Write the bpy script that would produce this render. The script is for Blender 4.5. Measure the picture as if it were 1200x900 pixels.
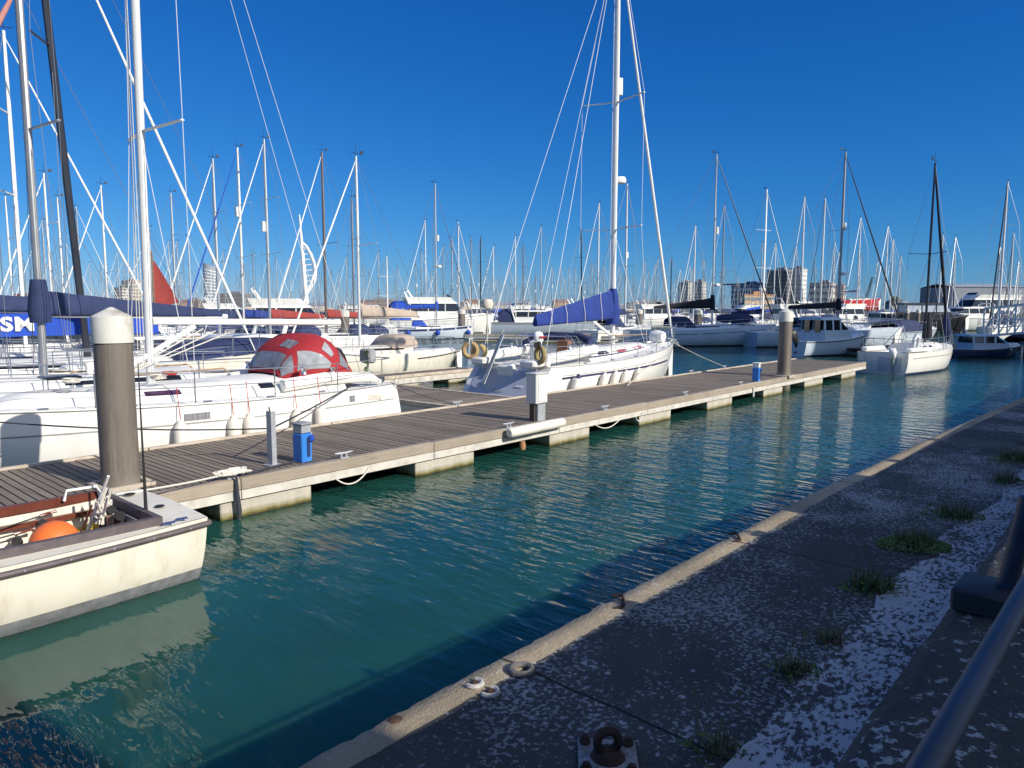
import bpy, bmesh, math, random
from mathutils import Vector, Matrix
random.seed(7)
for o in list(bpy.data.objects): bpy.data.objects.remove(o)
SC = bpy.context.scene
COL = SC.collection
R = math.radians
# ---------------------------------------------------------------- camera, sky, sun, exposure
H = 2.9                      # eye height above the water
F = 840.0                    # focal length in pixels of a 1200 px wide picture
PITCH = math.atan(88.0/F)
cam = bpy.data.cameras.new('camera'); cam.sensor_width = 36; cam.lens = F/1200*36
cam.clip_start = .05; cam.clip_end = 9000
camo = bpy.data.objects.new('camera', cam); COL.objects.link(camo)
camo.location = (0, 0, H); camo.rotation_euler = (math.pi/2-PITCH, 0, 0)
SC.camera = camo
SUN_EL = R(29.2)
SUN_AZ = math.atan2(.82, -.57)      # measured from +y towards +x, direction TO the sun
w = bpy.data.worlds.new('World'); SC.world = w; w.use_nodes = True
nt = w.node_tree
sky = nt.nodes.new('ShaderNodeTexSky'); sky.sky_type = 'NISHITA'; sky.sun_disc = False
sky.sun_elevation = SUN_EL; sky.sun_rotation = SUN_AZ
sky.air_density = 1.0; sky.dust_density = 0.0; sky.ozone_density = 2.0; sky.altitude = 0
bg = nt.nodes['Background']; bg.inputs[1].default_value = .082
# the clear late-summer sky of the photograph: deeper blue overhead, paler at the horizon
_s = nt.nodes.new('ShaderNodeSeparateColor'); _c = nt.nodes.new('ShaderNodeCombineColor'); nt.links.new(sky.outputs[0], _s.inputs[0])
for _i, (_a, _p) in enumerate(((.058, 1.75), (.56, 1.0), (1.8, .75))):
    _w = nt.nodes.new('ShaderNodeMath'); _w.operation = 'POWER'; _w.inputs[1].default_value = _p
    _m = nt.nodes.new('ShaderNodeMath'); _m.operation = 'MULTIPLY'; _m.inputs[1].default_value = _a
    nt.links.new(_s.outputs[_i], _w.inputs[0]); nt.links.new(_w.outputs[0], _m.inputs[0]); nt.links.new(_m.outputs[0], _c.inputs[_i])
# glow added to the sky on the sun side, out of view, to brighten shade
_t = nt.nodes.new('ShaderNodeTexCoord'); _d = nt.nodes.new('ShaderNodeVectorMath'); _d.operation = 'DOT_PRODUCT'
_d.inputs[1].default_value = (math.sin(SUN_AZ)*math.cos(SUN_EL), math.cos(SUN_AZ)*math.cos(SUN_EL), math.sin(SUN_EL))
nt.links.new(_t.outputs['Generated'], _d.inputs[0])
_r = nt.nodes.new('ShaderNodeMapRange'); _r.interpolation_type = 'SMOOTHSTEP'; _r.inputs[1].default_value = .15; _r.inputs[2].default_value = 1.0; _r.inputs[3].default_value = 0; _r.inputs[4].default_value = 1
nt.links.new(_d.outputs['Value'], _r.inputs[0])
_g = nt.nodes.new('ShaderNodeVectorMath'); _g.operation = 'SCALE'; _g.inputs[0].default_value = (5.2, 5.4, 4.2); nt.links.new(_r.outputs[0], _g.inputs['Scale'])
_a2 = nt.nodes.new('ShaderNodeVectorMath'); _a2.operation = 'ADD'; nt.links.new(_c.outputs[0], _a2.inputs[0]); nt.links.new(_g.outputs[0], _a2.inputs[1])
nt.links.new(_a2.outputs[0], bg.inputs[0])
sl = bpy.data.lights.new('sun', 'SUN'); sl.energy = 5.0; sl.angle = R(.53); sl.color = (1, .93, .82)
so = bpy.data.objects.new('sun', sl); COL.objects.link(so)
sd = Vector((math.sin(SUN_AZ)*math.cos(SUN_EL), math.cos(SUN_AZ)*math.cos(SUN_EL), math.sin(SUN_EL)))
so.rotation_euler = sd.to_track_quat('Z', 'Y').to_euler(); so.location = (20, -15, 30)
SC.view_settings.view_transform = 'Standard'; SC.view_settings.look = 'None'
SC.view_settings.exposure = 0.12; SC.view_settings.gamma = 1
SC.view_settings.use_curve_mapping = False
SC.render.engine = 'CYCLES'
# ---------------------------------------------------------------- helpers
CP, SP = math.cos(PITCH), math.sin(PITCH)
def ray(x, y):
    X = (x-600)/F; u = (450-y)/F
    return Vector((X, CP+u*SP, -SP+u*CP))
def px(x, y, z=0.0):          # point of a level plane seen at a photo pixel
    r = ray(x, y); t = (z-H)/r.z
    return Vector((0, 0, H))+r*t
def pd(x, y, Y):              # point at ground distance Y
    r = ray(x, y); return Vector((0, 0, H))+r*(Y/r.y)
V = Vector
class MB:
    def __init__(s): s.v = []; s.f = []
    def grid(s, rows, close=False):
        b = len(s.v); n = len(rows[0])
        for r in rows: s.v += [tuple(p) for p in r]
        for i in range(len(rows)-1):
            for j in range(n-1 if not close else n):
                a = b+i*n+j; c = b+i*n+(j+1) % n
                s.f.append((a, c, c+n, a+n))
        return b
    def poly(s, pts):
        b = len(s.v); s.v += [tuple(p) for p in pts]; s.f.append(tuple(range(b, b+len(pts))))
    def fan(s, pts):
        b = len(s.v); c = sum((V(p) for p in pts), V((0, 0, 0)))/len(pts)
        s.v += [tuple(p) for p in pts]+[tuple(c)]
        n = len(pts)
        for i in range(n): s.f.append((b+i, b+(i+1) % n, b+n))
    def box(s, c, d, m=None, bev=0):
        c = V(c); hx, hy, hz = d[0]/2, d[1]/2, d[2]/2
        if bev <= 0:
            P = [V((x*hx, y*hy, z*hz)) for z in (-1, 1) for x, y in ((-1, -1), (1, -1), (1, 1), (-1, 1))]
            if m: P = [m @ p for p in P]
            b = len(s.v); s.v += [tuple(c+p) for p in P]
            for q in ((3, 2, 1, 0), (4, 5, 6, 7), (0, 1, 5, 4), (1, 2, 6, 5), (2, 3, 7, 6), (3, 0, 4, 7)):
                s.f.append(tuple(b+i for i in q))
        else:
            def ring(ix, iy, z):
                e = bev
                return [(-ix+e, -iy, z), (ix-e, -iy, z), (ix, -iy+e, z), (ix, iy-e, z), (ix-e, iy, z), (-ix+e, iy, z), (-ix, iy-e, z), (-ix, -iy+e, z)]
            rs = [ring(hx-bev, hy-bev, -hz), ring(hx, hy, -hz+bev), ring(hx, hy, hz-bev), ring(hx-bev, hy-bev, hz)]
            rs = [[(m @ V(p) if m else V(p))+c for p in r] for r in rs]
            b = s.grid(rs, True)
            s.f.append(tuple(b+i for i in range(7, -1, -1))); s.f.append(tuple(b+24+i for i in range(8)))
    def bar(s, p0, p1, w, h, bev=0):
        p0 = V(p0); p1 = V(p1); d = p1-p0; L = d.length
        q = d.to_track_quat('X', 'Z').to_matrix()
        s.box((p0+p1)/2, (L, w, h), q, bev)
    def tube(s, pts, r, n=6, sy=1.0, caps=True):
        pts = [V(p) for p in pts]; m = len(pts)
        rr = r if isinstance(r, (list, tuple)) else [r]*m
        rows = []; up = None
        for i, p in enumerate(pts):
            d = (pts[min(i+1, m-1)]-pts[max(i-1, 0)])
            if d.length < 1e-9: d = V((0, 0, 1))
            d.normalize()
            if up is None:
                up = V((0, 0, 1)) if abs(d.z) < .9 else V((0, 1, 0))
            a = d.cross(up)
            if a.length < 1e-6: a = d.cross(V((1, 0, 0)))
            a.normalize(); b2 = a.cross(d).normalized(); up = b2
            rows.append([p+(a*math.cos(2*math.pi*k/n)*sy+b2*math.sin(2*math.pi*k/n))*rr[i] for k in range(n)])
        b = s.grid(rows, True)
        if caps:
            s.f.append(tuple(b+k for k in range(n-1, -1, -1))); s.f.append(tuple(b+(m-1)*n+k for k in range(n)))
    def lathe(s, prof, c=(0, 0, 0), n=20, axis='z', m=None):
        rows = []
        for r, z in prof:
            row = []
            for k in range(n):
                a = 2*math.pi*k/n
                p = V((r*math.cos(a), r*math.sin(a), z))
                if m: p = m @ p
                row.append(p+V(c))
            rows.append(row)
        b = s.grid(rows, True)
        if prof[0][0] > 1e-4: s.f.append(tuple(b+k for k in range(n-1, -1, -1)))
        if prof[-1][0] > 1e-4: s.f.append(tuple(b+(len(prof)-1)*n+k for k in range(n)))
    def torus(s, c, Rr, r, m=None, n=20, k=8, a0=0, a1=2*math.pi, jit=0):
        full = abs(a1-a0-2*math.pi) < 1e-6
        cnt = n if full else n+1
        rows = []
        for i in range(cnt):
            a = a0+(a1-a0)*i/n; row = []
            for j in range(k):
                t = 2*math.pi*j/k
                p = V(((Rr+r*math.cos(t))*math.cos(a), (Rr+r*math.cos(t))*math.sin(a), r*math.sin(t)))
                if m: p = m @ p
                row.append(p+V(c))
            rows.append(row)
        if full: rows.append(rows[0])
        s.grid(rows, True)
    def build(s, name, mat, parent=None, smooth=True, ang=40, loc=None, rot=None):
        me = bpy.data.meshes.new(name)
        me.from_pydata(s.v, [], s.f)
        bm = bmesh.new(); bm.from_mesh(me)
        bmesh.ops.remove_doubles(bm, verts=bm.verts, dist=1e-5)
        bmesh.ops.recalc_face_normals(bm, faces=bm.faces)
        bm.to_mesh(me); bm.free()
        for m in (mat if isinstance(mat, (list, tuple)) else [mat]): me.materials.append(m)
        if smooth:
            me.polygons.foreach_set('use_smooth', [True]*len(me.polygons))
            me.set_sharp_from_angle(angle=R(ang))
        o = bpy.data.objects.new(name, me); COL.objects.link(o)
        if parent: o.parent = parent
        if loc is not None: o.location = loc
        if rot is not None: o.rotation_euler = rot
        return o
def tag(o, label=None, cat=None, group=None, kind=None):
    if label: o['label'] = label
    if cat: o['category'] = cat
    if group: o['group'] = group
    if kind: o['kind'] = kind
    return o
def thing(name, label, cat, loc=(0, 0, 0), rz=0.0, group=None):
    o = bpy.data.objects.new(name, None); COL.objects.link(o)
    o.location = loc; o.rotation_euler = (0, 0, rz); o.empty_display_size = .2
    return tag(o, label, cat, group)
def copy_tree(o, parent=None):
    c = o.copy(); COL.objects.link(c)
    if parent: c.parent = parent
    for ch in [k for k in KIDS.get(o.name, [])]: copy_tree(ch, c)
    return c
KIDS = {}
def index_kids(o):
    for c in bpy.data.objects:
        if c.parent: KIDS.setdefault(c.parent.name, [])
    KIDS.clear()
    for c in bpy.data.objects:
        if c.parent: KIDS.setdefault(c.parent.name, []).append(c)
def text_mesh(txt, size, name, mat, parent, loc, rot, depth=.002, sx=1.0, align='CENTER', bold=0):
    cu = bpy.data.curves.new(name, 'FONT'); cu.body = txt; cu.size = size; cu.extrude = depth
    cu.align_x = align; cu.align_y = 'CENTER'; cu.offset = bold; cu.resolution_u = 3
    t = bpy.data.objects.new(name, cu); COL.objects.link(t)
    dg = bpy.context.evaluated_depsgraph_get()
    me = bpy.data.meshes.new_from_object(t.evaluated_get(dg))
    bpy.data.objects.remove(t); me.materials.clear(); me.materials.append(mat)
    o = bpy.data.objects.new(name, me); COL.objects.link(o); o.parent = parent
    o.location = loc; o.rotation_euler = rot; o.scale = (sx, 1, 1)
    return o
# ---------------------------------------------------------------- materials
def N(nt, t, **k):
    n = nt.nodes.new(t)
    for a, b in k.items(): setattr(n, a, b)
    return n
def M(name, col, rough=.5, metal=0.0, var=.12, vs=2.0, bump=0.0, bs=40.0, spec=.5, coat=0.0, dirt=None, dscale=1.5, damt=.5, stretch=(1, 1, 1)):
    m = bpy.data.materials.new(name); m.use_nodes = True; t = m.node_tree; b = t.nodes['Principled BSDF']; L = t.links.new
    b.inputs['Roughness'].default_value = rough; b.inputs['Metallic'].default_value = metal
    b.inputs['Specular IOR Level'].default_value = spec; b.inputs['Coat Weight'].default_value = coat
    tc = N(t, 'ShaderNodeTexCoord'); mp = N(t, 'ShaderNodeMapping'); mp.inputs['Scale'].default_value = stretch
    L(tc.outputs['Object'], mp.inputs[0])
    n1 = N(t, 'ShaderNodeTexNoise'); n1.inputs['Scale'].default_value = vs; n1.inputs['Detail'].default_value = 6
    L(mp.outputs[0], n1.inputs[0])
    mx = N(t, 'ShaderNodeMix', data_type='RGBA')
    mx.inputs[6].default_value = (*[c*(1-var) for c in col], 1); mx.inputs[7].default_value = (*[min(1, c*(1+var)) for c in col], 1)
    rm = N(t, 'ShaderNodeMapRange'); rm.inputs[1].default_value = .3; rm.inputs[2].default_value = .7
    L(n1.outputs[0], rm.inputs[0]); L(rm.outputs[0], mx.inputs[0])
    out = mx.outputs[2]
    if dirt:
        n2 = N(t, 'ShaderNodeTexNoise'); n2.inputs['Scale'].default_value = dscale; n2.inputs['Detail'].default_value = 9; n2.inputs['Roughness'].default_value = .7
        L(mp.outputs[0], n2.inputs[0])
        r2 = N(t, 'ShaderNodeMapRange'); r2.inputs[1].default_value = .5; r2.inputs[2].default_value = .72; r2.inputs[4].default_value = damt
        L(n2.outputs[0], r2.inputs[0])
        m2 = N(t, 'ShaderNodeMix', data_type='RGBA'); m2.inputs[7].default_value = (*dirt, 1)
        L(r2.outputs[0], m2.inputs[0]); L(out, m2.inputs[6]); out = m2.outputs[2]
    L(out, b.inputs['Base Color'])
    if bump:
        n3 = N(t, 'ShaderNodeTexNoise'); n3.inputs['Scale'].default_value = bs; n3.inputs['Detail'].default_value = 5
        L(mp.outputs[0], n3.inputs[0])
        bp = N(t, 'ShaderNodeBump'); bp.inputs['Strength'].default_value = 1; bp.inputs['Distance'].default_value = bump
        L(n3.outputs[0], bp.inputs['Height']); L(bp.outputs[0], b.inputs['Normal'])
    return m
GEL = M('gelcoat_white', (.80, .78, .73), .22, var=.03, vs=1.2, coat=.3, dirt=(.58, .51, .40), dscale=1.6, damt=.30, stretch=(1, 1, .5))
GELC = M('gelcoat_cream', (.74, .70, .59), .38, var=.06, vs=1.5, dirt=(.46, .38, .26), dscale=3.2, damt=.5, stretch=(1.6, 1.6, .5))
DECKW = M('deck_white', (.78, .77, .72), .55, var=.05, vs=3, dirt=(.55, .52, .46), dscale=1.8, damt=.3)
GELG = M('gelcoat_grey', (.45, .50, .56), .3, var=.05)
GELB = M('gelcoat_pale_blue_or_shade', (.52, .58, .64), .3, var=.05)  # pale blue; on boats in the shaded berths it puts shade into the hull
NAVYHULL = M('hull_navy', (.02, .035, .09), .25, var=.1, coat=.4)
BLACKHULL = M('hull_black', (.02, .02, .022), .3, var=.1)
REDHULL = M('hull_red', (.50, .02, .02), .3, var=.1)
BLUEHULL = M('hull_mid_blue', (.02, .17, .46), .3, var=.06)
ALU = M('aluminium', (.62, .62, .60), .42, .55, var=.06, vs=3)
ALUW = M('mast_white', (.80, .79, .75), .4, var=.04)
ALUG = M('mast_grey', (.36, .36, .36), .42, .4, var=.08)
ALUD = M('mast_dark', (.035, .037, .045), .4, .2, var=.1)
ALUF = M('far_mast_alloy', (.52, .52, .50), .45, .3, var=.15)
WOODM = M('mast_wood', (.23, .14, .08), .45, var=.15, vs=6)
BROWNM = M('mast_brown_alloy', (.24, .19, .16), .45, .3, var=.1)
STEEL = M('stainless', (.68, .68, .68), .25, .9, var=.05)
WIRE = M('wire', (.30, .31, .33), .4, .5, var=.05)
WIREW = M('line_white', (.66, .66, .66), .7, var=.05)
ROPEW = M('rope_white', (.66, .63, .55), .9, var=.15, vs=30, bump=.003, bs=120)
ROPED = M('rope_dark', (.035, .04, .055), .9, var=.3, vs=40, bump=.003, bs=120)
ROPER = M('rope_red', (.42, .05, .04), .9, var=.2, vs=30)
ROPEB = M('rope_blue', (.03, .10, .22), .9, var=.3, vs=40)
ROPEY = M('rope_yellow', (.65, .48, .08), .9, var=.2, vs=30)
NAVY = M('canvas_navy', (.021, .033, .095), .85, var=.18, vs=4, bump=.006, bs=9)
BLUE = M('canvas_blue', (.010, .034, .20), .85, var=.12, vs=3, bump=.004, bs=7)
BLUE2 = M('canvas_bright_blue', (.01, .06, .40), .8, var=.12, vs=3, bump=.005, bs=9)
BLACKC = M('canvas_black', (.012, .013, .02), .85, var=.2, vs=3, bump=.005, bs=9)
REDC = M('canvas_red', (.34, .018, .024), .8, var=.1, vs=4, bump=.004, bs=10)
TANC = M('canvas_tan_red', (.27, .04, .034), .85, var=.15, vs=3, bump=.006, bs=6)
BEIGE = M('canvas_beige', (.42, .34, .27), .85, var=.1, vs=4, bump=.005, bs=9)
SAILW = M('sail_white', (.78, .77, .73), .8, var=.05, vs=3, bump=.003, bs=20)
PINKS = M('sail_faded_red', (.44, .20, .17), .85, var=.12, vs=5, bump=.006, bs=14)
GLASS = M('window_dark', (.015, .017, .022), .08, var=.2, spec=.7)
GLASSP = M('window_purple', (.06, .03, .07), .1, var=.3, vs=9)
CLEARW = M('vinyl_window', (.33, .34, .35), .12, var=.25, vs=5, spec=.8)
VINYL = M('vinyl_grey', (.20, .21, .23), .15, var=.35, vs=4, spec=.8)
CURT = M('curtain_grey', (.22, .22, .23), .4, var=.6, vs=22, stretch=(1, 0, 0))
FEND = M('fender_white', (.74, .70, .62), .45, var=.06, vs=5, dirt=(.45, .38, .28), dscale=5, damt=.4)
BLK = M('black_plastic', (.02, .02, .022), .5, var=.2)
GRYP = M('grey_plastic', (.30, .30, .31), .5, var=.1)
ORANGE = M('buoy_orange', (.80, .17, .03), .45, var=.08, vs=5, dirt=(.5, .12, .03), dscale=4, damt=.4)
BROWN = M('varnish_brown', (.13, .035, .02), .35, var=.2, vs=8)
RUBD = M('rub_rail_dark', (.10, .08, .085), .6, var=.2, vs=9)
TEAK = M('teak', (.30, .20, .12), .6, var=.2, vs=8)
REDP = M('red_paint', (.45, .04, .04), .4, var=.1)
ANTIF = M('antifoul_navy', (.02, .025, .05), .7, var=.3, vs=6)
ANTIG = M('antifoul_green', (.20, .33, .26), .7, var=.2, vs=5)
WHITEP = M('white_paint', (.78, .77, .74), .45, var=.04, vs=4, dirt=(.5, .47, .42), dscale=3, damt=.25)
STRN = M('stripe_navy', (.03, .035, .10), .4, var=.1)
STRG = M('stripe_grey', (.30, .29, .28), .4, var=.1)
GALV = M('galvanised', (.42, .44, .46), .5, .4, var=.15, vs=14)
BLUEP = M('pedestal_blue', (.035, .20, .60), .4, var=.08, vs=4, dirt=(.25, .3, .36), dscale=6, damt=.25)
GREENP = M('plant_green', (.08, .16, .03), .6, var=.3, vs=10)
RUST = M('rust', (.055, .03, .02), .9, var=.5, vs=18, bump=.006, bs=45)
RUSTW = M('rusty_flaking_plate', (.30, .29, .28), .85, var=.35, vs=30, bump=.004, bs=60, dirt=(.05, .028, .018), dscale=9, damt=1.0)
PILEW = M('pile_cap_white', (.62, .60, .53), .6, var=.06, vs=4, dirt=(.27, .24, .18), dscale=3, damt=1.0)
RAILB = M('rail_dark_blue', (.018, .028, .06), .48, var=.25, vs=20, coat=.0, dirt=(.11, .09, .07), dscale=18, damt=.25)

def special(name, rough=.8):
    m = bpy.data.materials.new(name); m.use_nodes = True; t = m.node_tree
    b = t.nodes['Principled BSDF']; b.inputs['Roughness'].default_value = rough
    tc = N(t, 'ShaderNodeTexCoord')
    return m, t, b, tc, t.links.new
def noise(t, L, src, scale, detail=6, rough=.6, stretch=None, rot=0):
    if stretch or rot:
        mp = N(t, 'ShaderNodeMapping'); mp.inputs['Scale'].default_value = stretch or (1, 1, 1); mp.inputs['Rotation'].default_value = (0, 0, rot)
        L(src, mp.inputs[0]); src = mp.outputs[0]
    n = N(t, 'ShaderNodeTexNoise'); n.inputs['Scale'].default_value = scale; n.inputs['Detail'].default_value = detail; n.inputs['Roughness'].default_value = rough
    L(src, n.inputs[0]); return n.outputs[0]
def mrange(t, L, v, a, b, c=0.0, d=1.0):
    r = N(t, 'ShaderNodeMapRange'); 
    for i, q in enumerate((a, b, c, d)): r.inputs[i+1].default_value = q
    L(v, r.inputs[0]); return r.outputs[0]
def mixc(t, L, f, a, b):
    m = N(t, 'ShaderNodeMix', data_type='RGBA')
    for i, q in ((6, a), (7, b)):
        if isinstance(q, tuple): m.inputs[i].default_value = (*q, 1)
        else: L(q, m.inputs[i])
    if isinstance(f, float): m.inputs[0].default_value = f
    else: L(f, m.inputs[0])
    return m.outputs[2]
def math2(t, L, op, a, b=None, c=None):
    n = N(t, 'ShaderNodeMath', operation=op)
    for i, q in enumerate((a, b, c)):
        if q is None: continue
        if isinstance(q, (int, float)): n.inputs[i].default_value = q
        else: L(q, n.inputs[i])
    return n.outputs[0]
def bumpn(t, L, b, h, dist, strength=1.0):
    bp = N(t, 'ShaderNodeBump'); bp.inputs['Distance'].default_value = dist; bp.inputs['Strength'].default_value = strength
    L(h, bp.inputs['Height']); L(bp.outputs[0], b.inputs['Normal'])
# water: turbid green-blue body under a glossy rippled surface
WATER, t, b, tc, L = special('harbour_water', .02)
b.inputs['IOR'].default_value = 1.33; b.inputs['Specular IOR Level'].default_value = .5
b.inputs['Subsurface Weight'].default_value = 1.0; b.inputs['Subsurface Radius'].default_value = (.25, .9, 1.0); b.inputs['Subsurface Scale'].default_value = .9
geo = N(t, 'ShaderNodeNewGeometry'); P = geo.outputs['Position']
murk = noise(t, L, P, .35, 3)
L(mixc(t, L, mrange(t, L, murk, .35, .65), (.011, .062, .052), (.014, .080, .066)), b.inputs['Base Color'])
sep = N(t, 'ShaderNodeSeparateXYZ'); L(P, sep.inputs[0])
calm = mrange(t, L, math2(t, L, 'ADD', sep.outputs[1], math2(t, L, 'MULTIPLY', sep.outputs[0], .9)), 1.5, 9.5, .20, 1.0)
mpw = N(t, 'ShaderNodeMapping'); mpw.inputs['Rotation'].default_value = (0, 0, R(41.6)); L(P, mpw.inputs[0]); PW = mpw.outputs[0]   # crests lie across the channel
rip1 = noise(t, L, PW, 1.0, 2, .45, (1.25, 4.0, 1))
rip2 = noise(t, L, PW, 1.0, 2, .5, (3.0, 9.0, 1))
rip3 = noise(t, L, P, .8, 2, .4, (1, 1, 1))
gust = mrange(t, L, noise(t, L, P, .12, 2), .35, .65, .55, 1.15)
h = math2(t, L, 'ADD', math2(t, L, 'MULTIPLY', rip1, .050), math2(t, L, 'MULTIPLY', rip2, .028))
h = math2(t, L, 'MULTIPLY', math2(t, L, 'MULTIPLY', h, calm), gust)
h = math2(t, L, 'ADD', h, math2(t, L, 'MULTIPLY', rip3, .030))
bumpn(t, L, b, h, 1.0)
# old concrete with pale lichen specks
def concrete(name, base, spec_col, amount, scale=9.0, joints=0.0, base2=None):
    m, t, b, tc, L = special(name, .9); O = tc.outputs['Object']
    c = mixc(t, L, mrange(t, L, noise(t, L, O, 1.3, 8, .65), .3, .7), base, base2 or tuple(x*1.5 for x in base))
    grain = noise(t, L, O, 90, 3)
    c = mixc(t, L, mrange(t, L, grain, .45, .7, 0, .7), c, tuple(min(.7, x*2.0) for x in base))
    sp = noise(t, L, O, scale, 5, .62); big = noise(t, L, O, .9, 4)
    th = math2(t, L, 'ADD', sp, math2(t, L, 'MULTIPLY', math2(t, L, 'SUBTRACT', big, .5), .85))
    f = mrange(t, L, th, amount, amount+.035)
    c = mixc(t, L, f, c, spec_col)
    ro = noise(t, L, O, scale*.33, 3, .5); f3 = mrange(t, L, ro, .70, .725)
    c = mixc(t, L, f3, c, tuple(min(1, x*1.25) for x in spec_col))
    vor = N(t, 'ShaderNodeTexVoronoi', feature='DISTANCE_TO_EDGE'); vor.inputs['Scale'].default_value = .55
    wv = N(t, 'ShaderNodeVectorMath', operation='ADD'); L(O, wv.inputs[0]); nz = N(t, 'ShaderNodeTexNoise'); nz.inputs['Scale'].default_value = 2.2; nz.inputs['Detail'].default_value = 6; L(O, nz.inputs[0]); L(nz.outputs['Color'], wv.inputs[1]); L(wv.outputs[0], vor.inputs['Vector'])
    crack = mrange(t, L, vor.outputs[0], .0, .006, 1, 0); crack = math2(t, L, 'MULTIPLY', crack, mrange(t, L, big, .42, .58))
    c = mixc(t, L, crack, c, tuple(x*.3 for x in base))
    stain = mrange(t, L, noise(t, L, O, .55, 7, .7), .40, .62, 0, .55); c = mixc(t, L, stain, c, tuple(x*.55 for x in base))
    dk = mrange(t, L, noise(t, L, O, 4.5, 6, .7), .58, .75, 0, .6)
    c = mixc(t, L, dk, c, tuple(x*.45 for x in base))
    hh = math2(t, L, 'ADD', math2(t, L, 'MULTIPLY', grain, .6), math2(t, L, 'MULTIPLY', sp, 1.2))
    if joints:
        s3 = N(t, 'ShaderNodeSeparateXYZ'); L(O, s3.inputs[0])
        wob = math2(t, L, 'MULTIPLY', noise(t, L, O, 3, 3), .05)
        fr = math2(t, L, 'FRACT', math2(t, L, 'DIVIDE', math2(t, L, 'ADD', s3.outputs[0], wob), joints))
        jn = math2(t, L, 'LESS_THAN', fr, .010/joints*2)
        c = mixc(t, L, jn, c, tuple(x*.25 for x in base))
        hh = math2(t, L, 'SUBTRACT', hh, math2(t, L, 'MULTIPLY', jn, 2.0))
    L(c, b.inputs['Base Color']); bumpn(t, L, b, hh, .006)
    return m
QUAYSHADEM = concrete('quay_concrete_shaded', (.048, .047, .043), (.33, .335, .335), .54, 38.0, 2.6)  # same concrete as the edge strip, base darkened to stand for shade
QUAYLITM = concrete('quay_concrete_lit', (.29, .235, .155), (.50, .43, .33), .60, 30.0, 2.6, (.40, .32, .21))  # lighter copy for the sunlit edge strip, sunlight put into its colour
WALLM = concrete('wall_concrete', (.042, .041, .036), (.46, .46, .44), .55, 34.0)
FLOATM, t, b, tc, L = special('float_concrete', .85); O = tc.outputs['Object']
c = mixc(t, L, mrange(t, L, noise(t, L, O, 3, 8, .7, (1, 1, .4)), .35, .68), (.40, .365, .30), (.53, .49, .42))
c = mixc(t, L, mrange(t, L, noise(t, L, O, 8, 6, .7), .55, .75, 0, .5), c, (.25, .22, .16))
pz = N(t, 'ShaderNodeNewGeometry'); sz = N(t, 'ShaderNodeSeparateXYZ'); L(pz.outputs['Position'], sz.inputs[0])
zz = math2(t, L, 'ADD', sz.outputs[2], math2(t, L, 'MULTIPLY', math2(t, L, 'SUBTRACT', noise(t, L, O, 6, 5), .5), .10))
c = mixc(t, L, mrange(t, L, zz, .03, .12, 1, 0), c, (.17, .15, .03))
c = mixc(t, L, mrange(t, L, zz, .0, .05, 1, 0), c, (.045, .035, .015))
L(c, b.inputs['Base Color']); bumpn(t, L, b, noise(t, L, O, 25, 6), .01)
PILE, t, b, tc, L = special('pile_coating', .6); O = tc.outputs['Object']
c = mixc(t, L, mrange(t, L, noise(t, L, O, 2.0, 7, .65, (1, 1, .5)), .3, .7), (.125, .103, .084), (.175, .148, .122))
c = mixc(t, L, mrange(t, L, noise(t, L, O, 3.2, 6, .7, (4, 4, .22)), .50, .68, 0, .75), c, (.235, .205, .170))
c = mixc(t, L, mrange(t, L, noise(t, L, O, 4.0, 8, .75, (3, 3, .5)), .58, .70, 0, .8), c, (.085, .066, .05))
s_z = N(t, 'ShaderNodeSeparateXYZ'); L(O, s_z.inputs[0]); zt = math2(t, L, 'ADD', s_z.outputs[2], math2(t, L, 'MULTIPLY', noise(t, L, O, 5, 5), .25))
c = mixc(t, L, mrange(t, L, zt, .72, .85, .7, 0), c, (.24, .215, .18))
c = mixc(t, L, mrange(t, L, zt, .15, .45, 1, 0), c, (.035, .038, .018))
L(c, b.inputs['Base Color']); bumpn(t, L, b, noise(t, L, O, 14, 6, .7), .004)
# weathered deck boards (each board its own tone)
def boards(name, a, b_, along):
    m, t, b, tc, L = special(name, .85); O = tc.outputs['Object']
    g = N(t, 'ShaderNodeNewGeometry')
    st = (1.0, 14.0, 14.0) if along == 'x' else (14.0, 1.0, 14.0)
    gr = noise(t, L, O, 2.5, 8, .7, st)
    c = mixc(t, L, mrange(t, L, gr, .3, .72), a, b_)
    c = mixc(t, L, math2(t, L, 'MULTIPLY', g.outputs['Random Per Island'], .55), c, tuple(x*1.45 for x in b_))
    c = mixc(t, L, mrange(t, L, noise(t, L, O, .8, 5), .5, .75, 0, .55), c, tuple(x*.6 for x in a))
    L(c, b.inputs['Base Color']); bumpn(t, L, b, gr, .004)
    return m
DECKB = boards('deck_boards_weathered', (.11, .088, .066), (.205, .17, .135), 'y')
WALER = boards('waler_timber', (.23, .19, .145), (.38, .32, .25), 'x')
EDGEP = M('edge_strip_pale', (.50, .43, .34), .7, var=.18, vs=3, dirt=(.24, .19, .14), dscale=4, damt=.6)
CHANNEL = M('channel_weathered', (.56, .53, .47), .6, var=.15, vs=4, dirt=(.26, .20, .13), dscale=3, damt=.6)
# peeling white paint on the quay beside the wall
PEEL, t, b, tc, L = special('peeling_white_paint', .8); O = tc.outputs['Object']
f1 = noise(t, L, O, 22, 9, .72, (1, 1.6, 1)); f2 = noise(t, L, O, 2.2, 5)
f = math2(t, L, 'ADD', f1, math2(t, L, 'MULTIPLY', math2(t, L, 'SUBTRACT', f2, .5), .45))
fm = mrange(t, L, f, .455, .49)
L(mixc(t, L, fm, (.075, .072, .062), (.50, .50, .495)), b.inputs['Base Color']); bumpn(t, L, b, math2(t, L, 'ADD', fm, math2(t, L, 'MULTIPLY', f1, .5)), .004)
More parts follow.
